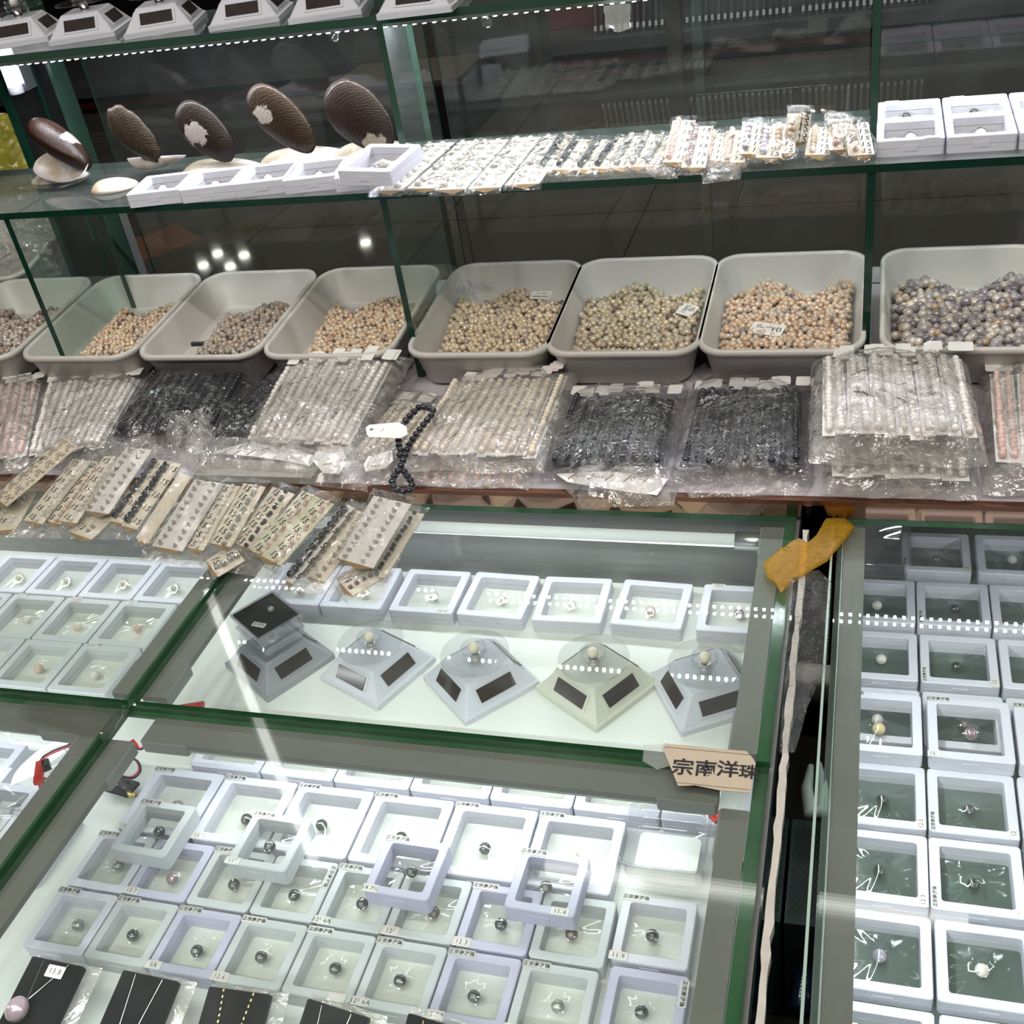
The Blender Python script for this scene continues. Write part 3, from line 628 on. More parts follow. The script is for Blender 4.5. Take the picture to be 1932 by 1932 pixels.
for i in range(3):
    x = .006+i*.080
    pearl_box(x, 1.503, SH1+.0003, .0775, .080, 'white', f'{ORD[i]} front box right of the shelf partition', plastic, None, pt='' if i == 0 else None, ppos='fm', pr_=.0066, group='frame boxes on the shelf right of the partition')
    pearl_box(x, 1.585, SH1+.0003, .0775, .080, 'dark', f'{ORD[i]} rear box right of the shelf partition', plastic, None, pr_=.0060, group='frame boxes on the shelf right of the partition', pt='' if i < 2 else None, ppos='rc')

# ================================================================== solar turntables
def turntable_meshes(mt, tag_):
    key = 'tt'+tag_
    if key in _st: return _st[key]
    A, T_, H = .0525, .031, .036
    def fr_(s, z): return rr(2*s, 2*s, .002, z, 2)
    body = MB().loft([fr_(A, 0), fr_(A, .007), fr_(A-.003, .0085), fr_(T_, H-.002), fr_(T_-.002, H)], True, True)
    sl_ = math.atan2(H-.0105, A-.003-T_)
    pan = MB().box(-.024, .024, -.0085, .0085, 0, .0014); bez = MB().box(-.028, .028, -.0115, .0115, -.001, .0008)
    col = MB().lathe([(.007, H), (.006, H+.012)], 16, cap1=True)
    disc = MB().lathe([(.042, 0), (.042, .0016)], 48, cap0=True, cap1=True)
    cup = MB().lathe([(.013, .0012), (.0155, .0012), (.0155, .010), (.0145, .0104), (.0137, .009), (.0137, .002)], 32)
    _st[key] = (body.mesh('base', mt), pan.mesh('solar_cell', solarm), bez.mesh('cell_bezel', mt), col.mesh('spindle', chainm), disc.mesh('disc', acryl), cup.mesh('cup', acryl), sl_, A, T_, H)
    for m_ in _st[key][3:6]: m_.polygons.foreach_set('use_smooth', [len(p.vertices) == 4 for p in m_.polygons])
    return _st[key]
def turntable(x, y, z, rz, lb, mt=turnm, tag_='w', cup=True, disc=True, group=None, tilt=0.0, pearl='cream', plb=None, sc=1.0):
    B_, S_, Z_, Co, Di, Cu, sl_, A, T_, H = turntable_meshes(mt, tag_)
    t = thing('solar_turntable', lb, 'turntable', (x, y, z), rz, group); t.scale = (sc, sc, sc)
    obj('base', B_, t)
    for k in range(4):
        mm = Matrix.Rotation(k*PI/2, 4, 'Z') @ Matrix.Translation((0, -(A-.003+T_)/2, .0085+(H-.0105)/2)) @ Matrix.Rotation(sl_, 4, 'X')
        z_ = obj('cell_bezel', Z_, t, mm @ Matrix.Translation((0, 0, .0004))); obj('solar_cell', S_, z_, Matrix.Translation((0, 0, .0006)))
    obj('spindle', Co, t)
    if disc: obj('disc', Di, t, Matrix.Translation((0, 0, H+.011)) @ Matrix.Rotation(tilt, 4, 'X'))
    if cup:
        c_ = obj('cup', Cu, t, Matrix.Translation((0, 0, H+.0125)))
    if pearl:
        p_ = obj('pearl', pearl_mesh(pearl, .0068)); p_.location = Vector((x, y, z+(H+.0125+.0075)*sc)); tag(p_, plb, 'pearl', 'pearls on the turntables')
    return t
TT = 'solar turntables in the lit case'
tts = [(-.708, .931, -.56, 'silver-grey solar turntable carrying the black velvet box', turng, 's'), (-.570, .931, -.43, 'white solar turntable right of the one with the velvet box', turnm, 'w'),
       (-.432, .925, -.74, 'white solar turntable in the middle of the five', turnm, 'w'), (-.288, .932, -.60, 'cream-toned solar turntable, fourth of the five', turnc, 'c'), (-.160, .937, -1.05, 'white solar turntable against the grey channel', turnm, 'w')]
for i, (x, y, rz, lb, mt, tg) in enumerate(tts):
    turntable(x, y, DECK+.0003, rz, lb, mt, tg, cup=i > 0, pearl='cream' if i > 0 else None, group=TT, plb='cream pearl on the ' + lb)
o = obj('grey_top_film', MB().box(0, .001, 0, .001, 0, .001).mesh('x', turnp)); bpy.data.objects.remove(o)
# velvet box on the first turntable
p = Vector((-.705, .930, DECK+.036+.0131))
mt = Matrix.Translation(p) @ Matrix.Rotation(-.60, 4, 'Z') @ Matrix.Scale(1.12, 4)
t = thing('acrylic_pearl_box', 'clear thick-walled acrylic box with a black velvet top on the silver turntable', 'jewellery box', mat=mt)
part('acrylic_body', MB().loft([rr(.058, .050, .003, 0), rr(.064, .056, .002, .012), rr(.060, .052, .002, .014), rr(.066, .058, .002, .028)], True, True), acryl2, t)
pad = part('velvet_pad', MB().loft([rr(.060, .052, .001, .0282), rr(.060, .052, .001, .0296)], False, True), velvet, t)
obj('acrylic_rim', MB().loft([rr(.066, .058, .002, .028), rr(.066, .058, .002, .0305), rr(.061, .053, .001, .0305), rr(.061, .053, .001, .028)], wrap=True).mesh('acrylic_rim', acryl2), t)
s_ = obj('sticker', MB().loft([rr(.017, .007, .001, 0), rr(.017, .007, .001, .0003)], False, True).mesh('sticker', paper), pad, Matrix.Translation((.010, -.014, .0297)) @ Matrix.Rotation(.45, 4, 'Z'))
obj('lettering', text_mesh('金明珠', .0048, inkm), s_, Matrix.Translation((0, 0, .0005)))
o = obj('pearl', pearl_mesh('silver', .0036)); o.matrix_world = mt @ Matrix.Translation((0, .008, .0325)); tag(o, 'tiny silvery pearl on the black velvet top of the acrylic box', 'pearl')
# upper shelf turntables
for i, (px, py, rz, s_) in enumerate([(40, 66, .30, 'cut by the left frame edge'), (165, 55, .26, 'second from the left'), (305, 42, .30, 'third from the left'), (468, 26, .22, 'fourth from the left'), (618, 12, .22, 'beside the partition')]):
    g = at(px, py, SH2+.01)
    turntable(g.x, g.y+.01, SH2+.0003, rz, 'white solar turntable on the upper shelf, ' + s_, turnm, 'w', cup=True, group='solar turntables on the upper shelf', pearl='white', plb='white pearl on the upper shelf turntable ' + s_)
g = at(790, 6, SH2+.01); turntable(g.x, g.y+.02, SH2+.0003, .05, 'white solar turntable on the upper shelf, just right of the partition', group='solar turntables on the upper shelf', pearl='white', plb='white pearl on the upper turntable right of the partition')

# ================================================================== mussel shells
def nacre(name, base, patch):
    mt, N, L = nm(name); b = N['Principled BSDF']; b.inputs['Roughness'].default_value = .28; b.inputs['Coat Weight'].default_value = .3
    tc = N.new('ShaderNodeTexCoord'); n = N.new('ShaderNodeTexNoise'); n.inputs['Scale'].default_value = 26; n.inputs['Detail'].default_value = 4
    cr = N.new('ShaderNodeValToRGB'); e = cr.color_ramp.elements; e[0].position = .36; e[0].color = (*patch, 1); e[1].position = .52; e[1].color = (*base, 1)
    L.new(tc.outputs['Object'], n.inputs['Vector']); L.new(n.outputs['Fac'], cr.inputs[0]); L.new(cr.outputs[0], b.inputs['Base Color']); return mt
nac_w = nacre('white_nacre', (.68, .66, .70), (.52, .42, .30)); nac_g = nacre('grey_nacre', (.30, .28, .34), (.42, .38, .38)); nac_c = nacre('cream_nacre', (.66, .60, .54), (.60, .44, .30))
shellwhite = nacre('worn_pale_shell', (.55, .51, .46), (.34, .28, .20))
def brownshell(name, base, worn, cpos, crad):
    crad *= 1.35
    mt, N, L = nm(name); b = N['Principled BSDF']; b.inputs['Roughness'].default_value = .4; b.inputs['Specular IOR Level'].default_value = .35
    tc = N.new('ShaderNodeTexCoord'); wv = N.new('ShaderNodeTexWave'); wv.wave_type = 'RINGS'; wv.rings_direction = 'Z'; wv.inputs['Scale'].default_value = 110; wv.inputs['Distortion'].default_value = 9; wv.inputs['Detail'].default_value = 3
    mp = N.new('ShaderNodeMapping'); mp.inputs['Location'].default_value = (.045, 0, 0); mp.inputs['Scale'].default_value = (.6, 1.1, 1)
    cr = N.new('ShaderNodeValToRGB'); e = cr.color_ramp.elements; e[0].color = (base[0]*.12, base[1]*.12, base[2]*.12, 1); e[1].color = (base[0]*.38, base[1]*.38, base[2]*.38, 1)
    L.new(tc.outputs['Object'], mp.inputs[0]); L.new(mp.outputs[0], wv.inputs['Vector']); L.new(wv.outputs['Color'], cr.inputs[0])
    # worn patch with broken rim
    di = N.new('ShaderNodeVectorMath'); di.operation = 'DISTANCE'; di.inputs[1].default_value = cpos
    n = N.new('ShaderNodeTexNoise'); n.inputs['Scale'].default_value = 70; n.inputs['Detail'].default_value = 4
    ma = N.new('ShaderNodeMath'); ma.operation = 'MULTIPLY_ADD'; ma.inputs[1].default_value = crad*1.3
    L.new(tc.outputs['Object'], di.inputs[0]); L.new(tc.outputs['Object'], n.inputs['Vector']); L.new(n.outputs['Fac'], ma.inputs[0]); L.new(di.outputs['Value'], ma.inputs[2])
    mr = N.new('ShaderNodeMapRange'); mr.inputs[1].default_value = crad*1.50; mr.inputs[2].default_value = crad*1.62; mr.inputs[3].default_value = 1; mr.inputs[4].default_value = 0
    L.new(ma.outputs[0], mr.inputs[0])
    mx = N.new('ShaderNodeMix'); mx.data_type = 'RGBA'; mx.inputs[7].default_value = (*worn, 1); L.new(mr.outputs[0], mx.inputs[0]); L.new(cr.outputs[0], mx.inputs[6]); L.new(mx.outputs[2], b.inputs['Base Color'])
    bp = N.new('ShaderNodeBump'); bp.inputs['Strength'].default_value = .16; bp.inputs['Distance'].default_value = .001; L.new(wv.outputs['Fac'], bp.inputs['Height']); L.new(bp.outputs[0], b.inputs['Normal'])
    return mt
def valve(L_, W, H, outer, inner, seed=0, rough=0.0, th=.0016):
    """one half shell; length along x with the beak at -x, dome towards +z"""
    nr, nt = 14, 44; rnd = random.Random(seed); ph = rnd.uniform(0, 6)
    def outline(t_):
        c, s = math.cos(t_), math.sin(t_)
        x = L_/2*c; wv_ = W/2*(1+.10*c)*(abs(s)**.85)*(1 if s > 0 else -1)
        if s > 0: wv_ *= .82+.12*math.cos(t_-.6)
        k = 1+rough*math.sin(9*t_+ph)*.5+rough*math.sin(17*t_+2*ph)*.3
        return x*k, wv_*k
    vo, vi = [], []
    ux, uy = -L_*.22, W*.10
    for a_ in range(nr+1):
        u = a_/nr
        for b_ in range(nt):
            t_ = 2*PI*b_/nt; ox, oy = outline(t_)
            x = ux+(ox-ux)*u; y = uy+(oy-uy)*u
            z = H*(1-u**2.4)**.75 + rough*.05*W*math.sin(u*20+3*t_+ph)*u
            vo.append((x, y, z)); q_ = .985 if a_ == nr else 1-.0*u
            vi.append((ux+(x-ux)*(.975), uy+(y-uy)*(.975), z-th if a_ < nr else z-th*.3))
    n0 = len(vo); f = []; mi = []
    for a_ in range(nr):
        for b_ in range(nt):
            c_ = (b_+1) % nt
            f.append((a_*nt+b_, (a_+1)*nt+b_, (a_+1)*nt+c_, a_*nt+c_)); mi.append(0)
            f.append((n0+a_*nt+b_, n0+a_*nt+c_, n0+(a_+1)*nt+c_, n0+(a_+1)*nt+b_)); mi.append(1)
    for b_ in range(nt): c_ = (b_+1) % nt; f.append((nr*nt+b_, n0+nr*nt+b_, n0+nr*nt+c_, nr*nt+c_)); mi.append(1)
    return mesh('valve', vo+vi, f, [outer, inner], True, mi)
Y0 = 1.515
# upright halves: tip pixel, base pixel, width, dome direction, ...
ups = [((55, 228), (170, 318), .052, (.75, -.55, .2), (.09, .035, .02), .030, (-.01, -.02, .01), .012, 'narrow brown mussel shell standing nearly edge-on at the left end', 0.0),
       ((205, 207), (300, 302), .056, (.1, -1, .1), (.10, .065, .035), .012, (.2, .2, .0), .001, 'rough flaky brown mussel shell standing upright, second in the row', .06),
       ((335, 203), (440, 300), .070, (-.1, -1, .25), (.055, .030, .018), .016, (.012, .008, .016), .017, 'dark mussel shell with a silvery worn patch, third in the row', 0.0),
       ((470, 171), (592, 284), .070, (-.1, -1, .2), (.10, .055, .022), .016, (.026, .010, .016), .014, 'brown mussel shell with a pale worn beak, fourth in the row', 0.0),
       ((618, 168), (738, 278), .085, (-.05, -1, .2), (.065, .032, .018), .018, (-.045, .012, .012), .016, 'largest dark mussel shell with crusty white spots, beside the partition', .01)]
for i, (tp, bs, W, dome, base, H, cp, cr_, lb, ro) in enumerate(ups):
    P1, P0 = aty(*tp, Y0+.015), aty(*bs, Y0)
    ln = (P1-P0).length
    X = (P1-P0).normalized()
    Zd = Vector(dome); Zd = (Zd-X*Zd.dot(X)).normalized(); Yd = Zd.cross(X)
    mm = Matrix((X, Yd, Zd)).transposed().to_4x4(); mm.translation = P0+X*ln/2
    ms = brownshell('brown_shell', base, (.36, .32, .29) if i != 4 else (.34, .29, .22), cp, cr_)
    o = obj('mussel_shell', valve(ln, W, H*.62, ms, nac_c, i, ro)); o.matrix_world = mm
    tag(o, lb, 'shell', 'brown upright shells on the glass shelf')
# lower valves lying on the shelf: centre pixel, length, width, height, turn, dome up?, material, label
lows = [(148, 330, .118, .062, .016, -.15, 0, nac_w, 'white nacre half shell with tan stains lying open at the left end'),
        (112, 333, .10, .05, .012, .25, 1, shellwhite, 'pale half shell mostly hidden behind the tan-stained one'),
        (216, 350, .075, .055, .014, .35, 1, nac_c, 'small rounded cream half shell at the shelf edge'),
        (300, 316, .105, .050, .018, -.05, 0, nac_g, 'grey-purple curved half shell lying like a dish'),
        (420, 322, .145, .075, .020, .0, 1, shellwhite, 'pale mussel half lying under the third upright shell'),
        (575, 300, .150, .075, .020, .15, 1, shellwhite, 'pale mussel half lying under the fourth upright shell'),
        (715, 292, .155, .078, .022, .0, 1, shellwhite, 'pale mussel half lying under the largest shell')]
for i, (px, py, ln, W, H, rz, up, mt, lb) in enumerate(lows):
    zz = SH1+.0006
    g = at(px, py, zz+(.012 if i == 3 else .004))
    o = obj('mussel_shell', valve(ln, W, H, mt if up else shellwhite, mt if not up else nac_c, 20+i, .02 if i == 3 else 0))
    mm = Matrix.Translation((g.x, g.y, zz+(.0003 if up else H+.0006) + (.010 if i == 3 else 0))) @ Matrix.Rotation(rz, 4, 'Z')
    if not up: mm = mm @ Matrix.Rotation(PI, 4, 'X')
    if i == 3: mm = mm @ Matrix.Rotation(-.25, 4, 'X')
    if i == 0: mm = Matrix.Translation((0, -.035, .014)) @ mm @ Matrix.Rotation(.75, 4, 'X')
    o.matrix_world = mm; tag(o, lb, 'shell')

# ================================================================== trays of loose pearls
TW, TD, TH = .220, .285, .062
def tray_mesh():
    mb = MB(); W, D, H = TW, TD, TH
    L_ = [rr(W-.040, D-.040, .026, 0, 6), rr(W-.034, D-.034, .029, .002, 6), rr(W-.012, D-.012, .036, H-.010, 6), rr(W-.010, D-.010, .036, H-.009, 6), rr(W-.001, D-.001, .038, H-.009, 6), rr(W, D, .038, H-.004, 6), rr(W-.002, D-.002, .038, H, 6), rr(W-.012, D-.012, .034, H, 6), rr(W-.016, D-.016, .033, H-.003, 6), rr(W-.038, D-.038, .027, .006, 6), rr(W-.046, D-.046, .024, .003, 6)]
    return mb.loft(L_, True, True).mesh('tray_shell', traym, True)
trm = tray_mesh()
def tray_mat(cx, yn=1.352, zn=.970, tilt=4.0, rz=0.0):
    return Matrix.Translation((cx, yn, zn)) @ Matrix.Rotation(rz, 4, 'Z') @ Matrix.Rotation(math.radians(tilt), 4, 'X') @ Matrix.Translation((0, TD/2, -TH))
PAL = dict(peach=[((.78, .58, .38), 5), ((.72, .50, .34), 3), ((.80, .66, .50), 4), ((.60, .42, .30), 1), ((.45, .38, .34), 1), ((.16, .10, .10), .25)],
           greyp=[((.46, .38, .29), 5), ((.40, .35, .30), 4), ((.60, .44, .32), 2), ((.52, .46, .40), 2), ((.20, .15, .14), .6)],
           cream=[((.74, .60, .42), 5), ((.68, .54, .38), 4), ((.62, .48, .34), 2), ((.40, .32, .28), .8), ((.14, .12, .14), .3)],
           khaki=[((.66, .56, .38), 5), ((.56, .46, .32), 3), ((.48, .42, .33), 2), ((.68, .60, .46), 3), ((.22, .15, .11), .5)],
           pinkc=[((.78, .60, .44), 5), ((.74, .50, .34), 3), ((.60, .50, .42), 2), ((.30, .24, .24), .5)],
           lilac=[((.42, .37, .36), 4), ((.29, .25, .26), 4), ((.56, .49, .43), 3), ((.20, .17, .20), 2), ((.68, .60, .50), 2), ((.50, .36, .22), 1)],
           mixed=[((.62, .54, .46), 4), ((.40, .30, .24), 3), ((.72, .66, .60), 3), ((.18, .12, .10), 1)])
trays = [(-1.222, 'peach', .0041, .27, .95, .82, 'peach pearls piled to the right, first in the row'), (-.997, 'greyp', .0048, .28, .95, .80, 'bigger greyish-brown pearls, second in the row'),
         (-.774, 'peach', .0041, .15, .98, .84, 'tiny peach pearls, left of the middle glass partition'), (-.535, 'cream', .0045, .05, .97, .90, 'cream pearls and two curls of white plastic'),
         (-.323, 'khaki', .0047, .04, .99, .93, 'khaki-cream pearls and a handwritten tag'), (-.108, 'pinkc', .0044, .04, .98, .92, 'pinkish-cream pearls and a printed tag'),
         (.128, 'lilac', .0061, .04, .99, .90, 'big lilac-grey pearls at the right frame edge'), (-1.452, 'mixed', .0048, .1, .95, .8, 'whitish and brown pearls left of the left partition')]
vu, fu = sphere(1, 14, 9); vu = np.array(vu); fu4 = [f for f in fu]
sph = {}
def palmat(c):
    k = tuple(c)
    if k not in sph: sph[k] = mesh('pearl', *sphere(1, 18, 12), pearl_mat('loose_pearl', c, .15, .2, 1.0), True)
    return sph[k]
rnd = random.Random(5); allp = []
for ti, (cx, pal, r0, u0, u1, v1, ds) in enumerate(trays):
    M = tray_mat(cx)
    t = thing('pearl_tray', 'milky white plastic tray holding ' + ds, 'tray', mat=M, group='milky trays of loose pearls')
    obj('tray_shell', trm, t)
    Wb, Db = TW-.050, TD-.050
    cols_, wts = zip(*PAL[pal])
    for layer in (0, 1):
        pitch = 2*r0*.99; ny = int(Db/(pitch*.87))+1; nx = int(Wb/pitch)+1
        for j in range(ny):
            for i in range(nx):
                u = (i+.5*(j % 2)+(.3 if layer else 0))/nx; v = (j+(.4 if layer else 0))/ny
                ub = u0-.16*v if u0 < .2 else u0*(1-.35*v)
                edge = min((u-ub)/.16, (1-u)/.06+.35, (v1+.10*math.sin(u*9+ti)-v)/.13, v/.05+.5)
                if edge < 0 or u > 1 or v > 1: continue
                e = min(1, edge); hh = .039*e**.38*(1-.10*v)
                hh *= (.9 if v > .1 else .82)
                x = (u-.5)*Wb+rnd.uniform(-1, 1)*r0*.62; y = (v-.5)*Db+rnd.uniform(-1, 1)*r0*.62
                ex = .0085*min(1, hh/.03); x *= 1+ex*6*abs(u-.5)
                r = r0*rnd.uniform(.80, 1.15)*(1.12 if rnd.random() < .12 else 1)
                z = max(.004+r, .004+hh-(0 if layer == 0 else 1.55*r0)+rnd.uniform(-.5, .6)*r0)
                if layer and hh < .006: continue
                p = M @ Vector((x, y, z)); q = pix(p)
                c = rnd.choices(cols_, wts)[0]
                vis = layer == 0 and -10 < q[0] < 1942 and 480 < q[1] < 655
                if ti == 6 and q[0] < 1835 and q[1] > 610: vis = False
                allp.append((r/depth(p) if vis else 0, p, r, c, ti, rnd.uniform(0, 6)))
allp.sort(key=lambda a_: -a_[0])
CN = {}
for pal in PAL.values():
    for c, _ in pal:
        lum = sum(c)/3; warm = c[0]-c[2]
        CN[c] = 'nearly black' if lum < .17 else 'dark brownish' if lum < .30 else ('peach' if warm > .28 else 'lilac-grey' if warm < .07 else 'cream' if lum > .55 else 'greyish tan')
for (k_, p, r, c, ti, a_) in allp[:185]:
    o = obj('pearl', palmat(c)); o.location = p; o.scale = (r, r*.95, r*1.0); o.rotation_euler = (a_, a_*2, 0)
    nm_ = f'{CN[c]} pearl lying in the tray of {trays[ti][6]}'
    nm_ = ' '.join(nm_.split()[:16]); tag(o, nm_, 'pearl', nm_)
rest = allp[185:]
A_v = np.concatenate([vu*np.array([r, r*.95, r])+np.array(p) for (_, p, r, c, ti, a_) in rest]); nvu = len(vu)
fs = [tuple(i+k*nvu for i in f) for k in range(len(rest)) for f in fu4]
me = bpy.data.meshes.new('loose_pearls'); me.from_pydata(A_v.tolist(), [], fs)
ca = me.color_attributes.new('pearl_colour', 'FLOAT_COLOR', 'POINT')
ca.data.foreach_set('color', np.repeat(np.array([(*c, 1.0) for (_, p, r, c, ti, a_) in rest]), nvu, axis=0).ravel())
me.polygons.foreach_set('use_smooth', [True]*len(me.polygons))
mt = pearl_mat('loose_pearl_mass', (.7, .5, .3), .15, .2, 1.0); N, L = mt.node_tree.nodes, mt.node_tree.links; b = N['Principled BSDF']
for l in list(b.inputs['Base Color'].links): L.remove(l)
an = N.new('ShaderNodeVertexColor'); an.layer_name = 'pearl_colour'; L.new(an.outputs[0], b.inputs['Base Color'])
me.materials.append(mt); me.update()
o = obj('loose_pearls', me); tag(o, 'all the further loose pearls heaped in the milky trays', 'pearls', kind='stuff')
def tray_tag(ti, px, py, ang, sx, sy, lines, lb, up=.043):
    M = tray_mat(trays[ti][0]); g = at(px, py, .945+.004)
    for _ in range(6): # settle the tag on the heap's level
        q = M.inverted() @ g; zt = (M @ Vector((q.x, q.y, up))).z; g = at(px, py, zt)
    t = thing('price_card', lb, 'price card', mat=Matrix.Translation(g) @ Matrix.Rotation(ang, 4, 'Z') @ Matrix.Rotation(.18, 4, 'X'))
    obj('card', MB().loft([rr(sx, sy, .002, 0), rr(sx, sy, .002, .0005)], True, True).mesh('card', cardw), t)
    for s_, size, x, y, rz in lines: obj('lettering', text_mesh(s_, size, inkm, bold=.0001), t, Matrix.Translation((x, y, .0008)) @ Matrix.Rotation(rz, 4, 'Z'))
tray_tag(5, 1447, 621, -.32, .048, .026, [('FD', .011, .014, .001, .2), ('No. 1234', .004, -.003, .003, .2), ('www.ed', .003, -.006, -.006, .1), ('HK', .004, -.013, .006, .2)], 'white printed tag with a bold FD lying on pinkish-cream pearls')
tray_tag(4, 1297, 585, 1.25, .034, .024, [('11092', .009, 0, .003, 0), ('FE', .006, .008, -.006, .0)], 'white tag with handwritten 11092 on khaki-cream pearls')
tray_tag(3, 1021, 557, -.05, .034, .020, [('No: 3845', .004, 0, .004, 0), ('FRESHWATER', .0035, 0, -.004, 0)], 'small white tag on cream pearls, beside the tray wall')
tray_tag(7, 8, 655, .1, .05, .022, [('50%', .014, 0, 0, 0)], 'white tag with big digits at the left frame edge', .034)
M2 = tray_mat(trays[1][0]); g = at(376, 652, .94)
o = obj('dark_bar', MB().box(-.013, .013, -.003, .003, 0, .006).mesh('dark_bar', cardb), loc=(g.x, g.y, .94)); tag(o, 'small dark flat bar lying in the second tray near its rim', 'bar')
for k, (px, py, n_) in enumerate(((880, 552, 5), (905, 540, 6))):
    g = at(px, py, .962); pts = []
    for i in range(60): a_ = i*.62; pts.append((g.x-.02+.0007*i+.005*math.cos(a_), g.y+.004*math.sin(i*.1)+.003*math.sin(a_*.5), g.z+.004+.005*math.sin(a_)))
    o = obj('plastic_curl', MB().tube(pts, .0005, 5).mesh('plastic_curl', plastic, True)); tag(o, ['springy white plastic curl on cream pearls, nearer the tray wall', 'looser white plastic curl on cream pearls, nearer the rear'][k], 'plastic curl')
# things beyond the left partition
t = thing('pearl_tray', 'tilted milky tray half seen behind the left partition', 'tray', mat=tray_mat(-1.62, 1.62, .995, 6, .15), group='milky trays of loose pearls'); obj('tray_shell', trm, t)
goldf = pr('yellow_green_foil', (.42, .38, .06), .25, spec=.8, noise_amt=.5, nscale=40)
def crumple(w_, d_, h_, seed, n=22, amp=.35, sharp=60):
    v, f = [], []
    for j in range(n+1):
        for i in range(n+1):
            x, y = w_*(i/n-.5), d_*(j/n-.5); e = min(1, 4*min(i/n, 1-i/n, j/n, 1-j/n)+.05)
            q = noise.noise(Vector((x*sharp+seed, y*sharp, 0)))+.5*noise.noise(Vector((x*sharp*2.3, y*sharp*2.3+seed, 3)))
            v.append((x, y, h_*(e**.5)*(1+amp*q)))
    for j in range(n):
        for i in range(n): a_ = j*(n+1)+i; f.append((a_, a_+1, a_+n+2, a_+n+1))
    k = len(v); v += [(p[0], p[1], 0) for p in v[:]]; f += [tuple(i+k for i in q)[::-1] for q in f[:]]
    return v, f
for i, (px, py, y, w_, lb) in enumerate(((20, 250, 2.16, .26, 'crumpled yellow-green foil packet seen left of the black post'), (25, 350, 2.0, .32, 'larger yellow-green packet lying below the first, left of the black post'), (40, 415, 1.80, .16, 'clear crinkled bag lying on the yellow packets beyond the left partition'))):
    g = aty(px, py, y); v, f = crumple(w_, .22, .07, i*5.)
    o = obj('foil_packet' if i < 2 else 'clear_bag', mesh('foil', v, f, goldf if i < 2 else bagm)); o.location = g-Vector((0, 0, .05)); o.rotation_euler = (.35, 0, .3); tag(o, lb, 'packet' if i < 2 else 'bag')
o = obj('rear_counter', MB().box(-2.6, -1.70, 1.79, 2.25, 0, .93).mesh('rear_counter', pr('pale_rear_counter', (.42, .45, .46), .5))); tag(o, 'pale grey counter top beyond the black post', 'counter')
o = obj('rear_stack', MB().box(-2.6, -2.0, 1.95, 2.2, .931, 1.02).mesh('rear_stack', pr('olive_box', (.20, .19, .08), .5))); tag(o, 'olive carton under the yellow packets beyond the post', 'carton')

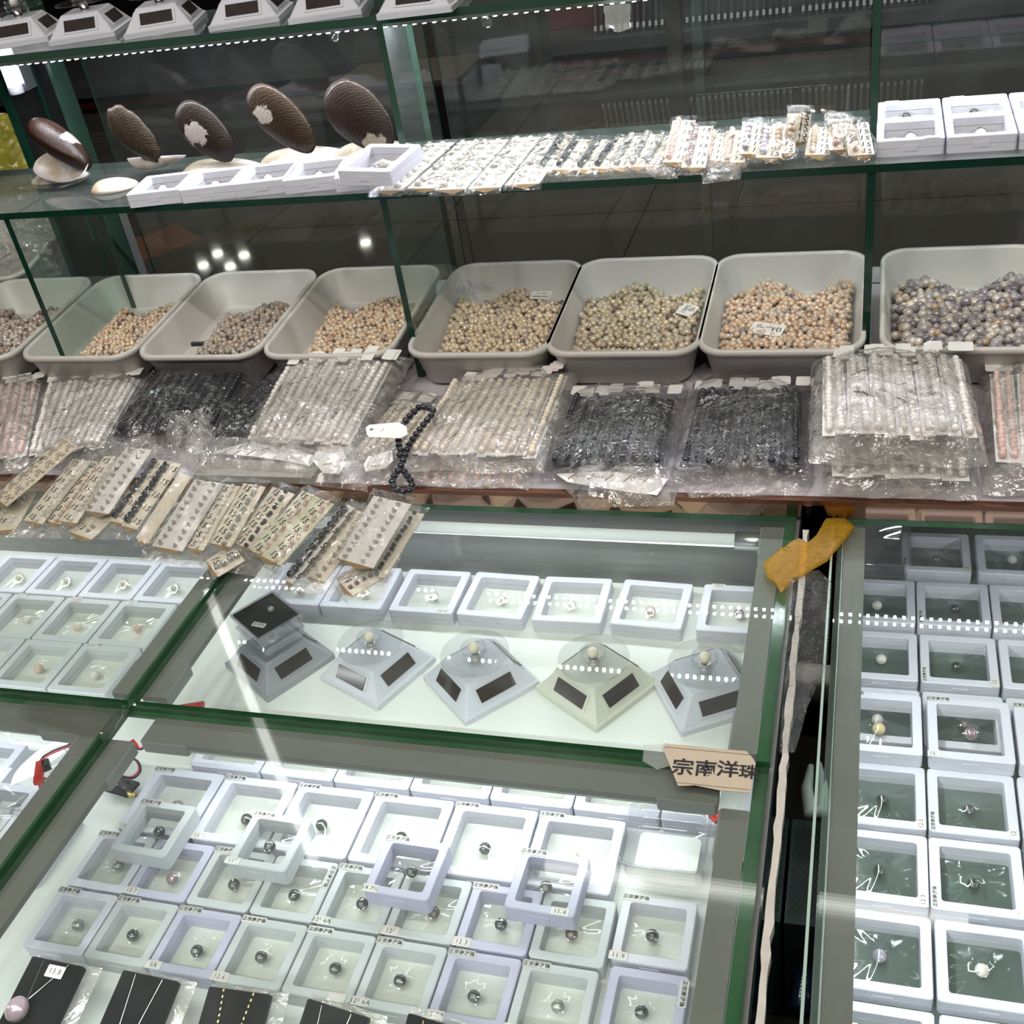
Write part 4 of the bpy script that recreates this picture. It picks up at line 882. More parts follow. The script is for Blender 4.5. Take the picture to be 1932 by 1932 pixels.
# ================================================================== bags of pearl strands
_strand = {}
def strand_mesh(kind, length, r):
    k = (kind, round(length, 3), r)
    if k in _strand: return _strand[k]
    mb = MB(); n_ = int(length/(2*r*.97)); rn = random.Random(n_)
    for i in range(n_):
        v, f = sphere(r*rn.uniform(.9, 1.08), 9, 6, (rn.uniform(-.15, .15)*r, (i+.5)*2*r*.97, 0)); mb.add(v, f)
    me = mb.mesh('strand', PM[kind], True); _strand[k] = me; return me
def bilerp(Q, u, v): # Q far-left, far-right, near-right, near-left ; v=0 far
    return (Vector(Q[0])*(1-u)+Vector(Q[1])*u)*(1-v)+(Vector(Q[3])*(1-u)+Vector(Q[2])*u)*v
def pearl_bag(lb, Q, z0, z1, kind, n_, seed, sdesc, header=True, hv=.14, r=.0046, flat=.42, zfar=0.0, back=cardw, lift_near=0.0):
    """Q: four (x, y) corners on the ledge"""
    Qs = [Vector((x, y)) for x, y in Q]
    c = sum(Qs, Vector((0, 0)))/4
    t = thing('strand_bag', lb, 'bag', (c.x, c.y, z0), group='clear bags of pearl strands')
    n = 44; v, f = [], []; rn = random.Random(seed)
    def top(u, w_):
        e = min(u, 1-u)*4; e2 = min(w_, 1-w_)*5
        return (max(0, min(1, e))*max(0, min(1, e2)))**flat
    tuckc = [rn.uniform(-.02, .02) for _ in range(8)]
    for j in range(n+1):
        for i in range(n+1):
            u, w_ = i/n, j/n
            uu = -.05+1.10*u+tuckc[j*7//n]*.5*(1 if u in (0, 1) else 0); ww = -.05+1.09*w_+.012*math.sin(u*11+seed)*(1 if w_ in (0, 1) else 0)
            p = bilerp(Qs, uu, ww)
            q = noise.ridged_multi_fractal(Vector((p.x*26+seed, p.y*15, seed)), .9, 2.1, 4, 1.0, 2.0)
            q2 = noise.noise(Vector((p.x*18+p.y*24, p.y*9-p.x*10, seed*2.)))
            q3 = noise.ridged_multi_fractal(Vector((p.x*9+seed, p.y*7+p.x*5, seed*3.)), 1.0, 2.0, 2, 1.0, 2.0)
            z = z0+.0012+(z1-z0)*top(u, w_)+(q-1.1)*.0035+q2*.0045+(q3-1.0)*.005+zfar*(1-w_)+lift_near*w_
            v.append((p.x-c.x, p.y-c.y, max(z-z0, .0008)))
    for j in range(n):
        for i in range(n): a_ = j*(n+1)+i; f.append((a_, a_+n+1, a_+n+2, a_+1))
    k = len(v); v2 = [(p[0], p[1], max(0.0002, min(p[2]-.0004, .0010+zfar*0))) for p in v]; f2 = [tuple(i+k for i in q)[::-1] for q in f]
    rim = [j*(n+1) for j in range(n+1)]
    obj('bag_film', mesh('bag_film', v+v2, f+f2, bagk if kind == 'black' else bagm, True), t)
    for i in range(n_):
        u = .03+.94*(i+.5)/n_+rn.uniform(-.008, .008)
        v_a, v_b = .93+rn.uniform(-.03, .03), (hv if header else .08)+rn.uniform(-.03, .02)
        pa, pb = bilerp(Qs, u, v_a), bilerp(Qs, u+rn.uniform(-.02, .02), v_b)
        zt = z1-r*1.6-.002-rn.uniform(0, .003)
        A3, B3 = Vector((pa.x, pa.y, zt+lift_near)), Vector((pb.x, pb.y, zt+zfar))
        L_ = round((B3-A3).length, 2)
        yd = (B3-A3).normalized(); mm = frame_mat(A3, yd.cross(Vector((0, 0, 1))), yd)
        s_ = thing('pearl_strand', sdesc, 'pearl strand', mat=mm, group=sdesc)
        s_['label'] = f'{sdesc}, {ORD[i]} from left'
        obj('beads', strand_mesh(kind, max(.05, L_), r), s_)
        wq = ((bilerp(Qs, 1, .5)-bilerp(Qs, 0, .5)).length*.94/n_)
        key = ('hc', round(wq, 4), round(L_, 2), header, back.name)
        if key not in _strand:
            mb = MB().box(-wq*.52, wq*.52, -.004, L_+.002, -r-.0012, -r-.0006)
            me1 = mb.mesh('backing_strip', back if kind != 'black' else cardb)
            h_ = MB().loft([rr(wq*1.3, .024, .003, z_, 4, 0, L_+.010) for z_ in (-.001, -.0004)], True, True)
            _strand[key] = (me1, h_.mesh('header_card', cardw))
        me1, me2 = _strand[key]
        obj('backing_strip', me1, s_)
        if header: obj('header_card', me2, s_, Matrix.Translation((0, 0, .001+.0007*i)) @ Matrix.Rotation(rn.uniform(-.02, .05), 4, 'Y') @ Matrix.Rotation(rn.uniform(-.10, .04), 4, 'Z'))
    return t
L0 = LEDGE+.0006
wS = 'creamy white pearl strand in '
pearl_bag('clear bag of pinkish pearl strands at the left frame edge', [(-1.470, 1.375), (-1.325, 1.395), (-1.165, 1.125), (-1.30, 1.115)], L0, L0+.028, 'pink', 9, 1, 'pinkish pearl strand packed in the leftmost clear bag')
pearl_bag('clear bag of pale peach strands left of the black bag', [(-1.310, 1.395), (-1.118, 1.402), (-1.060, 1.160), (-1.165, 1.125)], L0, L0+.030, 'white', 11, 2, 'pale peach pearl strand in the bag left of the black one')
pearl_bag('crinkled clear bag of black strands, leftmost of the black ones', [(-1.105, 1.395), (-.920, 1.402), (-.885, 1.205), (-1.050, 1.170)], L0+.004, L0+.040, 'black', 11, 3, 'black bead strand packed in the leftmost black bag', header=False)
pearl_bag('small clear bag of blue-black strands beside the big cream bag', [(-.905, 1.385), (-.80, 1.385), (-.825, 1.195), (-.91, 1.175)], L0, L0+.026, 'black', 7, 4, 'blue-black bead strand in the narrow bag beside the big cream bag', header=False)
pearl_bag('clear bag of cream strands whose far end climbs the tray rim', [(-.835, 1.375), (-.652, 1.380), (-.660, 1.165), (-.832, 1.175)], L0+.008, L0+.038, 'white', 12, 5, wS+'the bag climbing the third tray rim', zfar=.028)
pearl_bag('clear bag of small pearls behind the black necklace', [(-.655, 1.345), (-.575, 1.335), (-.588, 1.150), (-.665, 1.150)], L0, L0+.020, 'cream', 6, 6, 'cream pearl strand in the bag behind the black necklace')
pearl_bag('bulging clear bag of cream strands right of the black necklace', [(-.568, 1.372), (-.396, 1.390), (-.388, 1.135), (-.572, 1.135)], L0+.012, L0+.040, 'cream', 13, 7, 'cream pearl strand in the bag right of the black necklace')
pearl_bag('flat clear bag pressed beneath the bulging cream one', [(-.57, 1.24), (-.41, 1.24), (-.405, 1.112), (-.575, 1.112)], L0, L0+.012, 'pink', 9, 8, 'pinkish strand in the flat bag beneath the bulging one', header=False)
pearl_bag('clear bag of black strands right of the bulging cream bag', [(-.388, 1.345), (-.236, 1.350), (-.225, 1.130), (-.380, 1.128)], L0+.004, L0+.034, 'black', 10, 9, 'black bead strand in the bag right of the bulging cream one', hv=.2)
pearl_bag('clear bag of black strands beside the tall white stack', [(-.218, 1.360), (-.072, 1.360), (-.060, 1.135), (-.215, 1.125)], L0+.004, L0+.036, 'black', 10, 10, 'black bead strand in the bag beside the tall white stack', hv=.16)
pearl_bag('lower clear bag of white strands at the base of the tall stack', [(-.045, 1.30), (.120, 1.30), (.122, 1.118), (-.035, 1.118)], L0, L0+.036, 'white', 10, 11, wS+'the lower bag of the tall stack', header=False)
pearl_bag('upper clear bag of white strands topping the tall stack', [(-.058, 1.355), (.116, 1.358), (.128, 1.130), (-.048, 1.130)], L0+.038, L0+.080, 'white', 12, 12, wS+'the upper bag of the tall stack')
pearl_bag('clear bag of rosy strands at the right frame edge', [(.150, 1.385), (.30, 1.39), (.28, 1.125), (.140, 1.125)], L0+.006, L0+.046, 'pink', 10, 13, 'rosy pearl strand in the bag at the right frame edge')
def slab_from(name, pts, zc, th, mt, lb, cat, rz=0, slots=False, group=None):
    c = sum((Vector(p) for p in pts), Vector())/len(pts)
    mb = MB(); lo = [(p[0]-c[0], p[1]-c[1], p[2]-c[2]) for p in pts]; n_ = len(pts)
    mb.loft([lo, [(a_[0], a_[1], a_[2]+th) for a_ in lo]], True, True)
    t = thing(name, lb, cat, c, group=group); obj('card', mb.mesh('card', mt), t); return t
for i, (pts, lb) in enumerate((([(598, 845), (645, 842), (655, 870), (640, 895), (610, 893), (590, 870)], 'white hang card with a slot in the clear bag before the cream bag'),
                              ([(695, 862), (740, 850), (742, 870), (728, 884), (690, 890), (686, 878)], 'white hang card with a slot beside the black necklace'),
                              ([(398, 855), (470, 835), (560, 850), (600, 862), (585, 880), (550, 872), (480, 862)], 'fan of white header cards beneath the narrow black bag'),
                              ([(1050, 895), (1150, 890), (1260, 905), (1240, 935), (1160, 925), (1070, 910)], 'row of clear-wrapped white header cards beneath the black bag'))):
    P_ = [at(x, y, L0+.012+.004*(i < 2)) for x, y in pts][::-1]
    t = slab_from('hang_card', P_, 0, .0008, cardw, lb, 'card', group=None)
    if i < 2: obj('slot', MB().loft([rr(.013, .0035, .0016, .0009), rr(.013, .0035, .0016, .0011)], False, True).mesh('slot', cardo), t, Matrix.Translation((0, -.010, 0)) @ Matrix.Rotation(.2, 4, 'Z'))
    else:
        for k in range(1, 6):
            u = k/6; a_ = (P_[-1]*(1-u)+P_[-3 if i == 3 else -3]*u)-(sum(P_, Vector())/len(P_)); obj('card_fold', MB().box(-.0005, .0005, -.012, .004, .0008, .002).mesh('card_fold', cardo), t, Matrix.Translation(a_) @ Matrix.Rotation(-.5, 4, 'Z'))
def loose_film(lb, Q, z0, h_, seed, name='bag_film_fold'):
    c = sum((Vector(q) for q in Q), Vector((0, 0)))/4; n = 20; v, f = [], []
    for j in range(n+1):
        for i in range(n+1):
            p = bilerp([Vector(q) for q in Q], i/n, j/n); e = min(1, 5*min(i/n, 1-i/n, j/n, 1-j/n))
            v.append((p.x-c.x, p.y-c.y, max(.0004, h_*e**.6*(.6+.7*noise.ridged_multi_fractal(Vector((p.x*45+seed, p.y*30, seed)), .9, 2.1, 3, 1.0, 2.0)/1.5))))
    for j in range(n):
        for i in range(n): a_ = j*(n+1)+i; f.append((a_, a_+n+1, a_+n+2, a_+1))
    o = obj(name, mesh(name, v, f, bagm, True)); o.location = (c.x, c.y, z0); return tag(o, lb, 'plastic bag')
def Qp(pts, z): return [tuple(at(x, y, z)[:2]) for x, y in pts]
loose_film('crumpled clear bag end round the hang card before the cream bag', Qp([(590, 830), (690, 835), (690, 915), (560, 900)], L0+.015), L0+.004, .014, 31)
loose_film('crumpled clear film beside the black necklace', Qp([(690, 830), (750, 830), (745, 900), (680, 905)], L0+.015), L0+.004, .012, 32)
loose_film('knot of twisted clear film beneath the leftmost black bag', Qp([(330, 790), (420, 790), (400, 900), (300, 860)], L0+.01), L0+.004, .030, 33)
loose_film('wrinkled clear film over the fan of header cards', Qp([(390, 830), (600, 830), (590, 900), (370, 880)], L0+.01), L0+.002, .018, 34)
loose_film('wrinkled clear film hanging below the black bag', Qp([(1030, 880), (1290, 880), (1270, 945), (1100, 950)], L0+.008), L0+.001, .016, 35)
loose_film('loose clear film under the black bag by the white stack', Qp([(1270, 880), (1540, 890), (1520, 925), (1300, 930)], L0+.008), L0+.0005, .008, 36)
loose_film('grey clear film spread left of the fanned header cards', Qp([(60, 830), (330, 800), (330, 880), (180, 850)], L0+.01), L0+.0015, .016, 37)
o = obj('stacked_cards', MB().box(-.09, .09, -.02, .02, 0, .010).mesh('stacked_cards', pr('grey_card_edges', (.30, .28, .25), .6, noise_amt=.3, nscale=70))); o.location = (*at(490, 895, L0)[:2], L0); tag(o, 'dim flat pack of cards under the fanned header cards', 'card pack')

# ================================================================== carded earrings and bead cards
_pk = {}
def small_pearl(kind, r):
    k = ('sp', kind, r)
    if k not in _pk: _pk[k] = mesh('pearl_stud', *sphere(r, 12, 8), PM[kind], True)
    return _pk[k]
def pin_cap():
    if 'pin' not in _pk: _pk['pin'] = MB().lathe([(.0036, 0), (.0030, .0012), (.0016, .0042), (.0008, .0058)], 10, cap1=True).mesh('clear_pin_cap', glassy('cap_plastic', tint=(.80, .78, .76), haze=.12, hazecol=(.7, .68, .65), boost=.18), True)
    return _pk['pin']
def packet(lb, far, near, zf, zn, wd, style, kind='white', mt=cardm, seed=0, rows=7, roll=0.0, film=True, group=None, r=None, txt='15', thick=.0012, cat='earring card'):
    F, Nn = at(*far, zf), at(*near, zn); L_ = (F-Nn).length; yd = (F-Nn).normalized()
    xd = yd.cross(Vector((0, 0, 1))).normalized()
    mm = frame_mat((F+Nn)/2, xd, yd) @ Matrix.Rotation(roll, 4, 'Y')
    t = thing('earring_card' if style != 'row' else 'bead_card', lb, cat, mat=mm, group=group)
    rn = random.Random(seed)
    mb = MB().box(-wd/2, wd/2, -L_/2, L_/2, -thick, 0)
    card = obj('card', mb.mesh('card', mt), t)
    flap = obj('card_flap', MB().add([(-wd/2, -L_/2, -.0002), (wd/2, -L_/2, -.0002), (wd*.1, -L_/2-.005, -.004), (-wd/2, -L_/2, -.0012), (wd/2, -L_/2, -.0012), (wd*.1, -L_/2-.005, -.005)], [(0, 2, 1), (3, 4, 5), (0, 1, 4, 3), (1, 2, 5, 4), (2, 0, 3, 5)]).mesh('card_flap', cardo), t)
    if style == 'pair2':
        r = r or .0026
        for c_ in (-.25, .25):
            for i in range(rows):
                y = -L_/2+L_*(i+.5)/rows
                obj('lettering', text_mesh(txt, .0120, inkm, bold=.0002), t, Matrix.Translation((wd*c_-wd*.10, y+.001, .0004)) @ Matrix.Rotation(-.35, 4, 'Z'))
                for s_ in (-1, 1): obj('pearl_stud', small_pearl(kind, r), t, Matrix.Translation((wd*(c_+.11)+s_*.001, y+s_*.0048, r*.8)))
    elif style == 'pair1':
        r = r or .003
        for i in range(rows):
            y = -L_/2+L_*(i+.5)/rows
            obj('lettering', text_mesh(txt, .0120, inkm, bold=.0002), t, Matrix.Translation((-wd*.22, y, .0004)) @ Matrix.Rotation(-.3, 4, 'Z'))
            for s_ in (-1, 1): obj('pearl_stud', small_pearl(kind, r), t, Matrix.Translation((wd*.18+rn.uniform(-.0008, .0008), y+s_*.0045, r*.8)))
    elif style == 'pins':
        for c_ in (-.27, .22):
            for i in range(10): obj('pin_cap', pin_cap(), t, Matrix.Translation((wd*c_+rn.uniform(-.001, .001), -L_/2+L_*(i+.5)/10, .0002)) @ Matrix.Rotation(rn.uniform(-.3, .3), 4, 'X'))
    elif style == 'row':
        r = r or .0040; n_ = int((L_-.004)/(1.9*r)); off = -wd*.22
        for i in range(n_): obj('bead', small_pearl(kind, r), t, Matrix.Translation((off+rn.uniform(-.0004, .0004), -L_/2+.004+1.9*r*(i+.5), r*.85)))
        for i in range(5): obj('lettering', text_mesh(txt, .0120, inkm, bold=.0002), t, Matrix.Translation((wd*.24, -L_/2+L_*(i+.5)/5, .0004)) @ Matrix.Rotation(-.2, 4, 'Z'))
    elif style == 'half':
        r = r or .0056
        for c_ in (-.23, .23):
            for i in range(9): obj('half_pearl', small_pearl(kind, r), t, Matrix.Translation((wd*c_, -L_/2+.012+(L_-.016)*i/8.6, r*.35)))
    if film:
        n = 22; v, f = [], []; W2, L2 = wd*.58, L_/2+.010
        for j in range(n+1):
            for i in range(11):
                x, y = W2*(i/5-1), L2*(j*2/n-1); e = min(1, 3*min(i/10, 1-i/10))*min(1, 6*min(j/n, 1-j/n))
                z = .0009+(.006 if style in ('row', 'pins', 'half') else .005)*e**.5+.0022*noise.ridged_multi_fractal(Vector((x*90+seed, y*50, seed)), .9, 2.1, 3, 1.0, 2.0)*.8*(.5+e)-.001
                x += .002*math.sin(y*120+seed)*(abs(i-5)/5)
                if j == 0: z -= .006
                v.append((x, y, z))
        for j in range(n):
            for i in range(10): a_ = j*11+i; f.append((a_, a_+1, a_+12, a_+11))
        obj('packet_film', mesh('packet_film', v, f, packm, True), t)
    return t
GF = 'earring cards spilling over the counter'
fc = [('cream card of pink studs marked 15, on top at the left edge', (133, 833), (0, 945), .952, .918, .047, 'pair2', 'peach', cardm),
      ('cream card with a single row of white studs marked 15, under the topmost one', (155, 868), (62, 985), .930, .900, .036, 'pair1', 'white', cardm),
      ('cream card of peach studs right of the white-stud one', (186, 872), (98, 985), .926, .897, .034, 'pair1', 'peach', cardm),
      ('narrow cream card with 15s and pale studs, fourth from the left', (213, 862), (128, 985), .934, .902, .030, 'pair1', 'white', cardm),
      ('white-backed card of clear pin caps beside the black bead cards', (262, 846), (180, 966), .944, .908, .050, 'pins', 'white', cardw),
      ('thin dark edge-on card of black studs', (303, 868), (218, 985), .934, .902, .022, 'row', 'black', cardm),
      ('cream card of shiny black studs marked 15', (328, 872), (243, 995), .940, .906, .026, 'row', 'black', cardm),
      ('folded cream card seen nearly from its edge', (350, 895), (268, 1020), .930, .900, .018, 'none', 'white', cardm),
      ('wide cream card of clear pin caps in the middle of the spill', (395, 908), (315, 1035), .936, .902, .050, 'pins', 'white', cardw),
      ('cream card of white pearl studs right of the middle pin card', (436, 915), (365, 1035), .932, .900, .030, 'pair1', 'white', cardm),
      ('cream card of silvery studs with 15s, right of the white studs', (480, 915), (415, 1028), .936, .902, .036, 'pair1', 'silver', cardm),
      ('cream card of black studs marked 15, mostly under the green-cream card', (535, 925), (458, 1030), .932, .900, .040, 'pair1', 'black', cardm),
      ('green-cream double card of pale studs marked 15, on top', (600, 938), (500, 1052), .944, .912, .062, 'pair2', 'pink', cardg),
      ('long single row of black button beads on a clear strip', (662, 955), (545, 1098), .932, .892, .012, 'row', 'black', cardw),
      ('pale card of pin caps beside the row of black buttons', (682, 965), (590, 1090), .924, .889, .040, 'pins', 'white', cardm),
      ('large white-backed card of clear pin caps at the right end', (740, 943), (668, 1062), .940, .905, .060, 'pins', 'white', cardw),
      ('dark-edged cream card under the right end card', (775, 965), (700, 1085), .915, .890, .040, 'pair1', 'black', cardm),
      ('short cream card of grey studs lying crosswise in front', (450, 1042), (400, 1072), .895, .890, .040, 'pair1', 'silver', cardm),
      ('cream card tip with two dark studs at the lower right end', (700, 1078), (650, 1108), .893, .889, .045, 'pair1', 'copper', cardm),
      ('cream card of white studs peeking out at the left end', (45, 930), (5, 1000), .905, .893, .040, 'pair1', 'white', cardm),
      ('grey studded card under the left spill', (205, 960), (150, 1010), .900, .892, .050, 'pair1', 'silver', cardm)]
for i, (lb, fa, ne, zf, zn, wd, stl, kd, mt) in enumerate(fc):
    packet(lb, fa, ne, zf, zn, wd, stl, kd, mt, seed=40+i, rows=7 if i not in (17, 18, 19, 20) else 2, group=GF, roll=[0, 0, .1, 0, -.05, 0, .1, .5, 0, .05, 0, 0, 0, .1, 0, -.04, 0, .1, 0, 0, 0][i], r=.0046 if stl == 'row' else (.0042 if i == 17 else None))
loose_film('crumpled clear film under the spilled earring cards', Qp([(20, 890), (330, 880), (290, 1010), (-20, 1005)], .892), .8835, .010, 51)
loose_film('clear film skirt below the middle earring cards', Qp([(300, 930), (620, 930), (520, 1085), (260, 1050)], .890), .8832, .009, 52)
loose_film('clear film skirt below the right end card', Qp([(620, 940), (800, 935), (720, 1125), (520, 1105)], .890), .8832, .009, 53)
# white half-pearl cards on the glass shelf
Z1 = SH1+.0016
hp = [((703, 361), (806, 271)), ((767, 357), (868, 268)), ((819, 359), (908, 266)), ((883, 356), (968, 261)), ((955, 349), (1027, 257))]
for i, (nl, fl) in enumerate(hp):
    a_ = at(*nl, Z1); b_ = at(*fl, Z1); sh = Vector((.022, 0, 0)); q0, q1 = pix(a_+sh), pix(b_+sh)
    packet('white card with two rows of cream half pearls, ' + ['beside the partition', 'second from the partition', 'middle of five', 'fourth from the partition', 'next to the black bead packets'][i], q1, q0, Z1+.004, Z1+.0015*0, .046, 'half', 'white', cardw, seed=60+i, film=True, group='white half-pearl cards on the glass shelf', thick=.0014)
sp = [((1062, 258), (1021, 320), 'black', 0), ((1091, 263), (1053, 320), 'black', .002), ((1132, 263), (1093, 320), 'black', 0), ((1166, 260), (1125, 318), 'black', .002), ((1193, 256), (1161, 316), 'silver', .004), ((1224, 253), (1192, 314), 'silver', .006), ((1253, 256), (1219, 313), 'silver', .004),
      ((1282, 227), (1263, 306), 'pink', .030), ((1315, 238), (1299, 316), 'mauve', .022), ((1347, 251), (1337, 303), 'pink', .012), ((1383, 246), (1373, 306), 'pink', .012), ((1415, 232), (1407, 290), 'lilac', .030), ((1446, 238), (1441, 297), 'lilac', .024), ((1472, 234), (1467, 289), 'peach', .026), ((1499, 214), (1492, 268), 'peach', .042), ((1540, 240), (1533, 292), 'peach', .012), ((1576, 224), (1578, 282), 'pink', .032), ((1605, 232), (1617, 292), 'peach', .028)]
sd = ['navy black beads next to the white cards', 'navy black beads, second packet', 'navy black beads, third packet', 'navy black beads beside the silver ones', 'silver beads beside the black packets', 'silver-grey beads, fifth of them after the black', 'small silver beads before the raised pink packet', 'pink beads, raised tallest at mid-shelf', 'mauve beads beside the raised pink packet', 'pinkish beads left of the rosy pair', 'rosy beads touching the lilac packet', 'lilac-blue beads, larger of the lilac pair side by side', 'lilac-blue beads at the right of the lilac pair', 'peach beads just right of the lilac pair', 'peach beads standing highest on the shelf', 'orange-peach beads under the last packets', 'pale pink beads in the last raised packet', 'peach beads, the last packet before the partition']
for i, (fa, ne, kd, lf) in enumerate(sp):
    packet('clear packet with a row of ' + sd[i], (fa[0]+9, fa[1]), (ne[0]+9, ne[1]), Z1+lf+.006, Z1+.0025+lf*.35, .030, 'row', kd, cardm, seed=80+i, group='bead packets on the lower glass shelf', r=.0048 if kd in ('black', 'lilac') else .0042, cat='bead packet', roll=.06)
loose_film('torn clear packet end hanging over the shelf edge, pink side', Qp([(1320, 305), (1400, 310), (1398, 335), (1325, 345)], SH1+.003), SH1+.0008, .008, 71)
loose_film('torn clear packet end at the shelf edge, silver side', Qp([(1205, 312), (1275, 316), (1280, 335), (1235, 335)], SH1+.003), SH1+.0008, .008, 72)
loose_film('clear packet corner sticking up beside the partition', Qp([(1548, 200), (1615, 215), (1630, 285), (1560, 240)], SH1+.04), SH1+.036, .006, 73)

# ================================================================== black necklace with its tag
def bead_chain(pts, r, zf):
    P_ = [at(x, y, zf(y)) for x, y in pts]; out = [P_[0]]; d = 0
    for a_, b_ in zip(P_, P_[1:]):
        s_ = (b_-a_).length; k = 0
        while True:
            need = 2*r*.95-d
            if need > s_-k: d += s_-k; break
            k += need; out.append(a_+(b_-a_)*(k/s_)); d = 0
    return out
zf = lambda y: .958-.045*min(1, max(0, (y-770)/165))
A1 = [(800, 768), (818, 772), (813, 785), (800, 800), (785, 820), (772, 840), (767, 853), (761, 866), (756, 880), (749, 892), (741, 902), (739, 915), (750, 925), (764, 929), (776, 924), (778, 912), (770, 900), (763, 890)]
B1 = [(790, 769), (778, 780), (767, 792), (757, 806), (752, 820), (752, 838), (757, 852), (753, 864)]
t = thing('black_bead_necklace', 'looped black bead necklace draped between the cream bags with a white tag', 'necklace', at(765, 880, .93))
inv = t.location.copy()
for P_ in (A1, B1):
    for p in bead_chain(P_, .0048, zf): obj('bead', _pk.setdefault('nb', mesh('bead', *sphere(.0049, 16, 10), PM['black'], True)), t, Matrix.Translation(p-inv))
P_ = [at(x, y, .965) for x, y in ((690, 807), (697, 802), (752, 797), (767, 805), (769, 820), (755, 827), (697, 825), (692, 820))][::-1]; c = sum(P_, Vector())/8
o = obj('paper_tag', MB().loft([[p-c for p in P_], [p-c+Vector((0, 0, .0005)) for p in P_]], True, True).mesh('paper_tag', cardw), t, Matrix.Translation(c-inv))
obj('lettering', text_mesh('▲', .007, inkm), o, Matrix.Translation((-.020, .002, .0009)) @ Matrix.Rotation(-1.4, 4, 'Z'))
obj('lettering', text_mesh('PEARL', .0034, profm), o, Matrix.Translation((-.004, .001, .0009)) @ Matrix.Rotation(1.5, 4, 'Z'))

# ================================================================== sign, tape, wires, clear boxes, velvet cards
P_ = [at(x, y, GZ+.0035) for x, y in ((1250, 1412), (1254, 1404), (1300, 1407), (1352, 1413), (1408, 1418), (1418, 1428), (1426, 1440), (1420, 1470), (1416, 1497), (1360, 1492), (1310, 1482), (1300, 1483), (1279, 1483), (1268, 1455))][::-1]
c = sum(P_, Vector())/len(P_)
t = thing('paper_sign', 'torn beige paper strip with brush-style Chinese characters taped at the glass corner', 'sign', c)
obj('paper', MB().loft([[p-c for p in P_], [p-c+Vector((0, 0, .0006)) for p in P_]], True, True).mesh('paper', agedp), t)
brush = pr('brush_ink', (.01, .01, .01), .5)
for ch, (px, py), sz in (('宗', (1288, 1449), .0205), ('南', (1331, 1452), .0205), ('洋', (1373, 1453), .0205), ('珠', (1412, 1458), .0175)):
    g = at(px, py, GZ+.0045)-c; obj('lettering', text_mesh(ch, sz, brush, bold=.0004), t, Matrix.Translation(g) @ Matrix.Rotation(.02, 4, 'Z'))
for (p0, p1) in (((1254, 1409), (1415, 1424)), ((1276, 1476), (1414, 1490))):
    a_, b_ = at(*p0, GZ+.0044)-c, at(*p1, GZ+.0044)-c; obj('border_line', MB().tube([a_, b_], .0002, 4).mesh('border_line', brush), t)
def sheet(name, pts, z, mt, lb, cat, amp=.0012, freq=60, th=.0004):
    P_ = [at(x, y, z) for x, y in pts]; c = sum(P_, Vector())/len(P_)
    # fan subdivided: rings towards the centre for wrinkles
    n_ = len(P_); R_ = 12; ring = []
    D_ = []
    for i in range(n_):
        for s_ in range(4): D_.append(P_[i].lerp(P_[(i+1) % n_], s_/4))
    v = [(0, 0, amp)]; f = []
    for k in range(1, R_+1):
        for p in D_:
            q = (p-c)*(k/R_); zz = amp*(.5+noise.ridged_multi_fractal(Vector(((q.x+c.x)*freq, (q.y+c.y)*freq, 1)), .9, 2.1, 3, 1., 2.)) if k < R_ else 0
            v.append((q.x, q.y, zz))
    m_ = len(D_)
    for i in range(m_): f.append((0, 1+(i+1) % m_, 1+i))
    for k in range(R_-1):
        for i in range(m_): j = (i+1) % m_; a_ = 1+k*m_; f.append((a_+i, a_+j, a_+m_+j, a_+m_+i))
    o = obj(name, mesh(name, v, f, mt, True)); o.location = c; return tag(o, lb, cat)
sheet('amber_tape', [(1440, 1062), (1470, 1038), (1503, 1017), (1522, 1026), (1543, 1010), (1556, 985), (1562, 977), (1595, 977), (1613, 993), (1600, 1012), (1578, 1038), (1560, 1060), (1528, 1078), (1498, 1098), (1473, 1118), (1462, 1098), (1448, 1090)], GZ+.0022, tapem, 'crumpled amber adhesive tape bridging the gap at the ledge', 'tape', .002, 70)
sheet('clear_tape', [(1482, 1085), (1545, 1075), (1570, 1100), (1562, 1250), (1525, 1330), (1500, 1420), (1470, 1420), (1480, 1250)], GZ+.0016, clearm, 'wrinkled wide clear tape laid over the gap between the counters', 'tape', .002, 60)
sheet('clear_tape', [(1215, 1405), (1262, 1402), (1280, 1440), (1240, 1452), (1212, 1436)], GZ+.0012, glassy('cloudy_tape', tint=(.9, .9, .88), haze=.3), 'cloudy torn tape patch beside the beige paper sign', 'tape', .0008, 90)
sheet('clear_tape', [(50, 1322), (190, 1335), (245, 1338), (215, 1385), (120, 1382), (115, 1370), (30, 1350)][::1], GZ+.0010, glassy('dusty_tape', tint=(.75, .76, .72), haze=.12, hazecol=(.4, .4, .38)), 'dusty dark tape patch on the crossing of the joints', 'tape', .0006, 90)
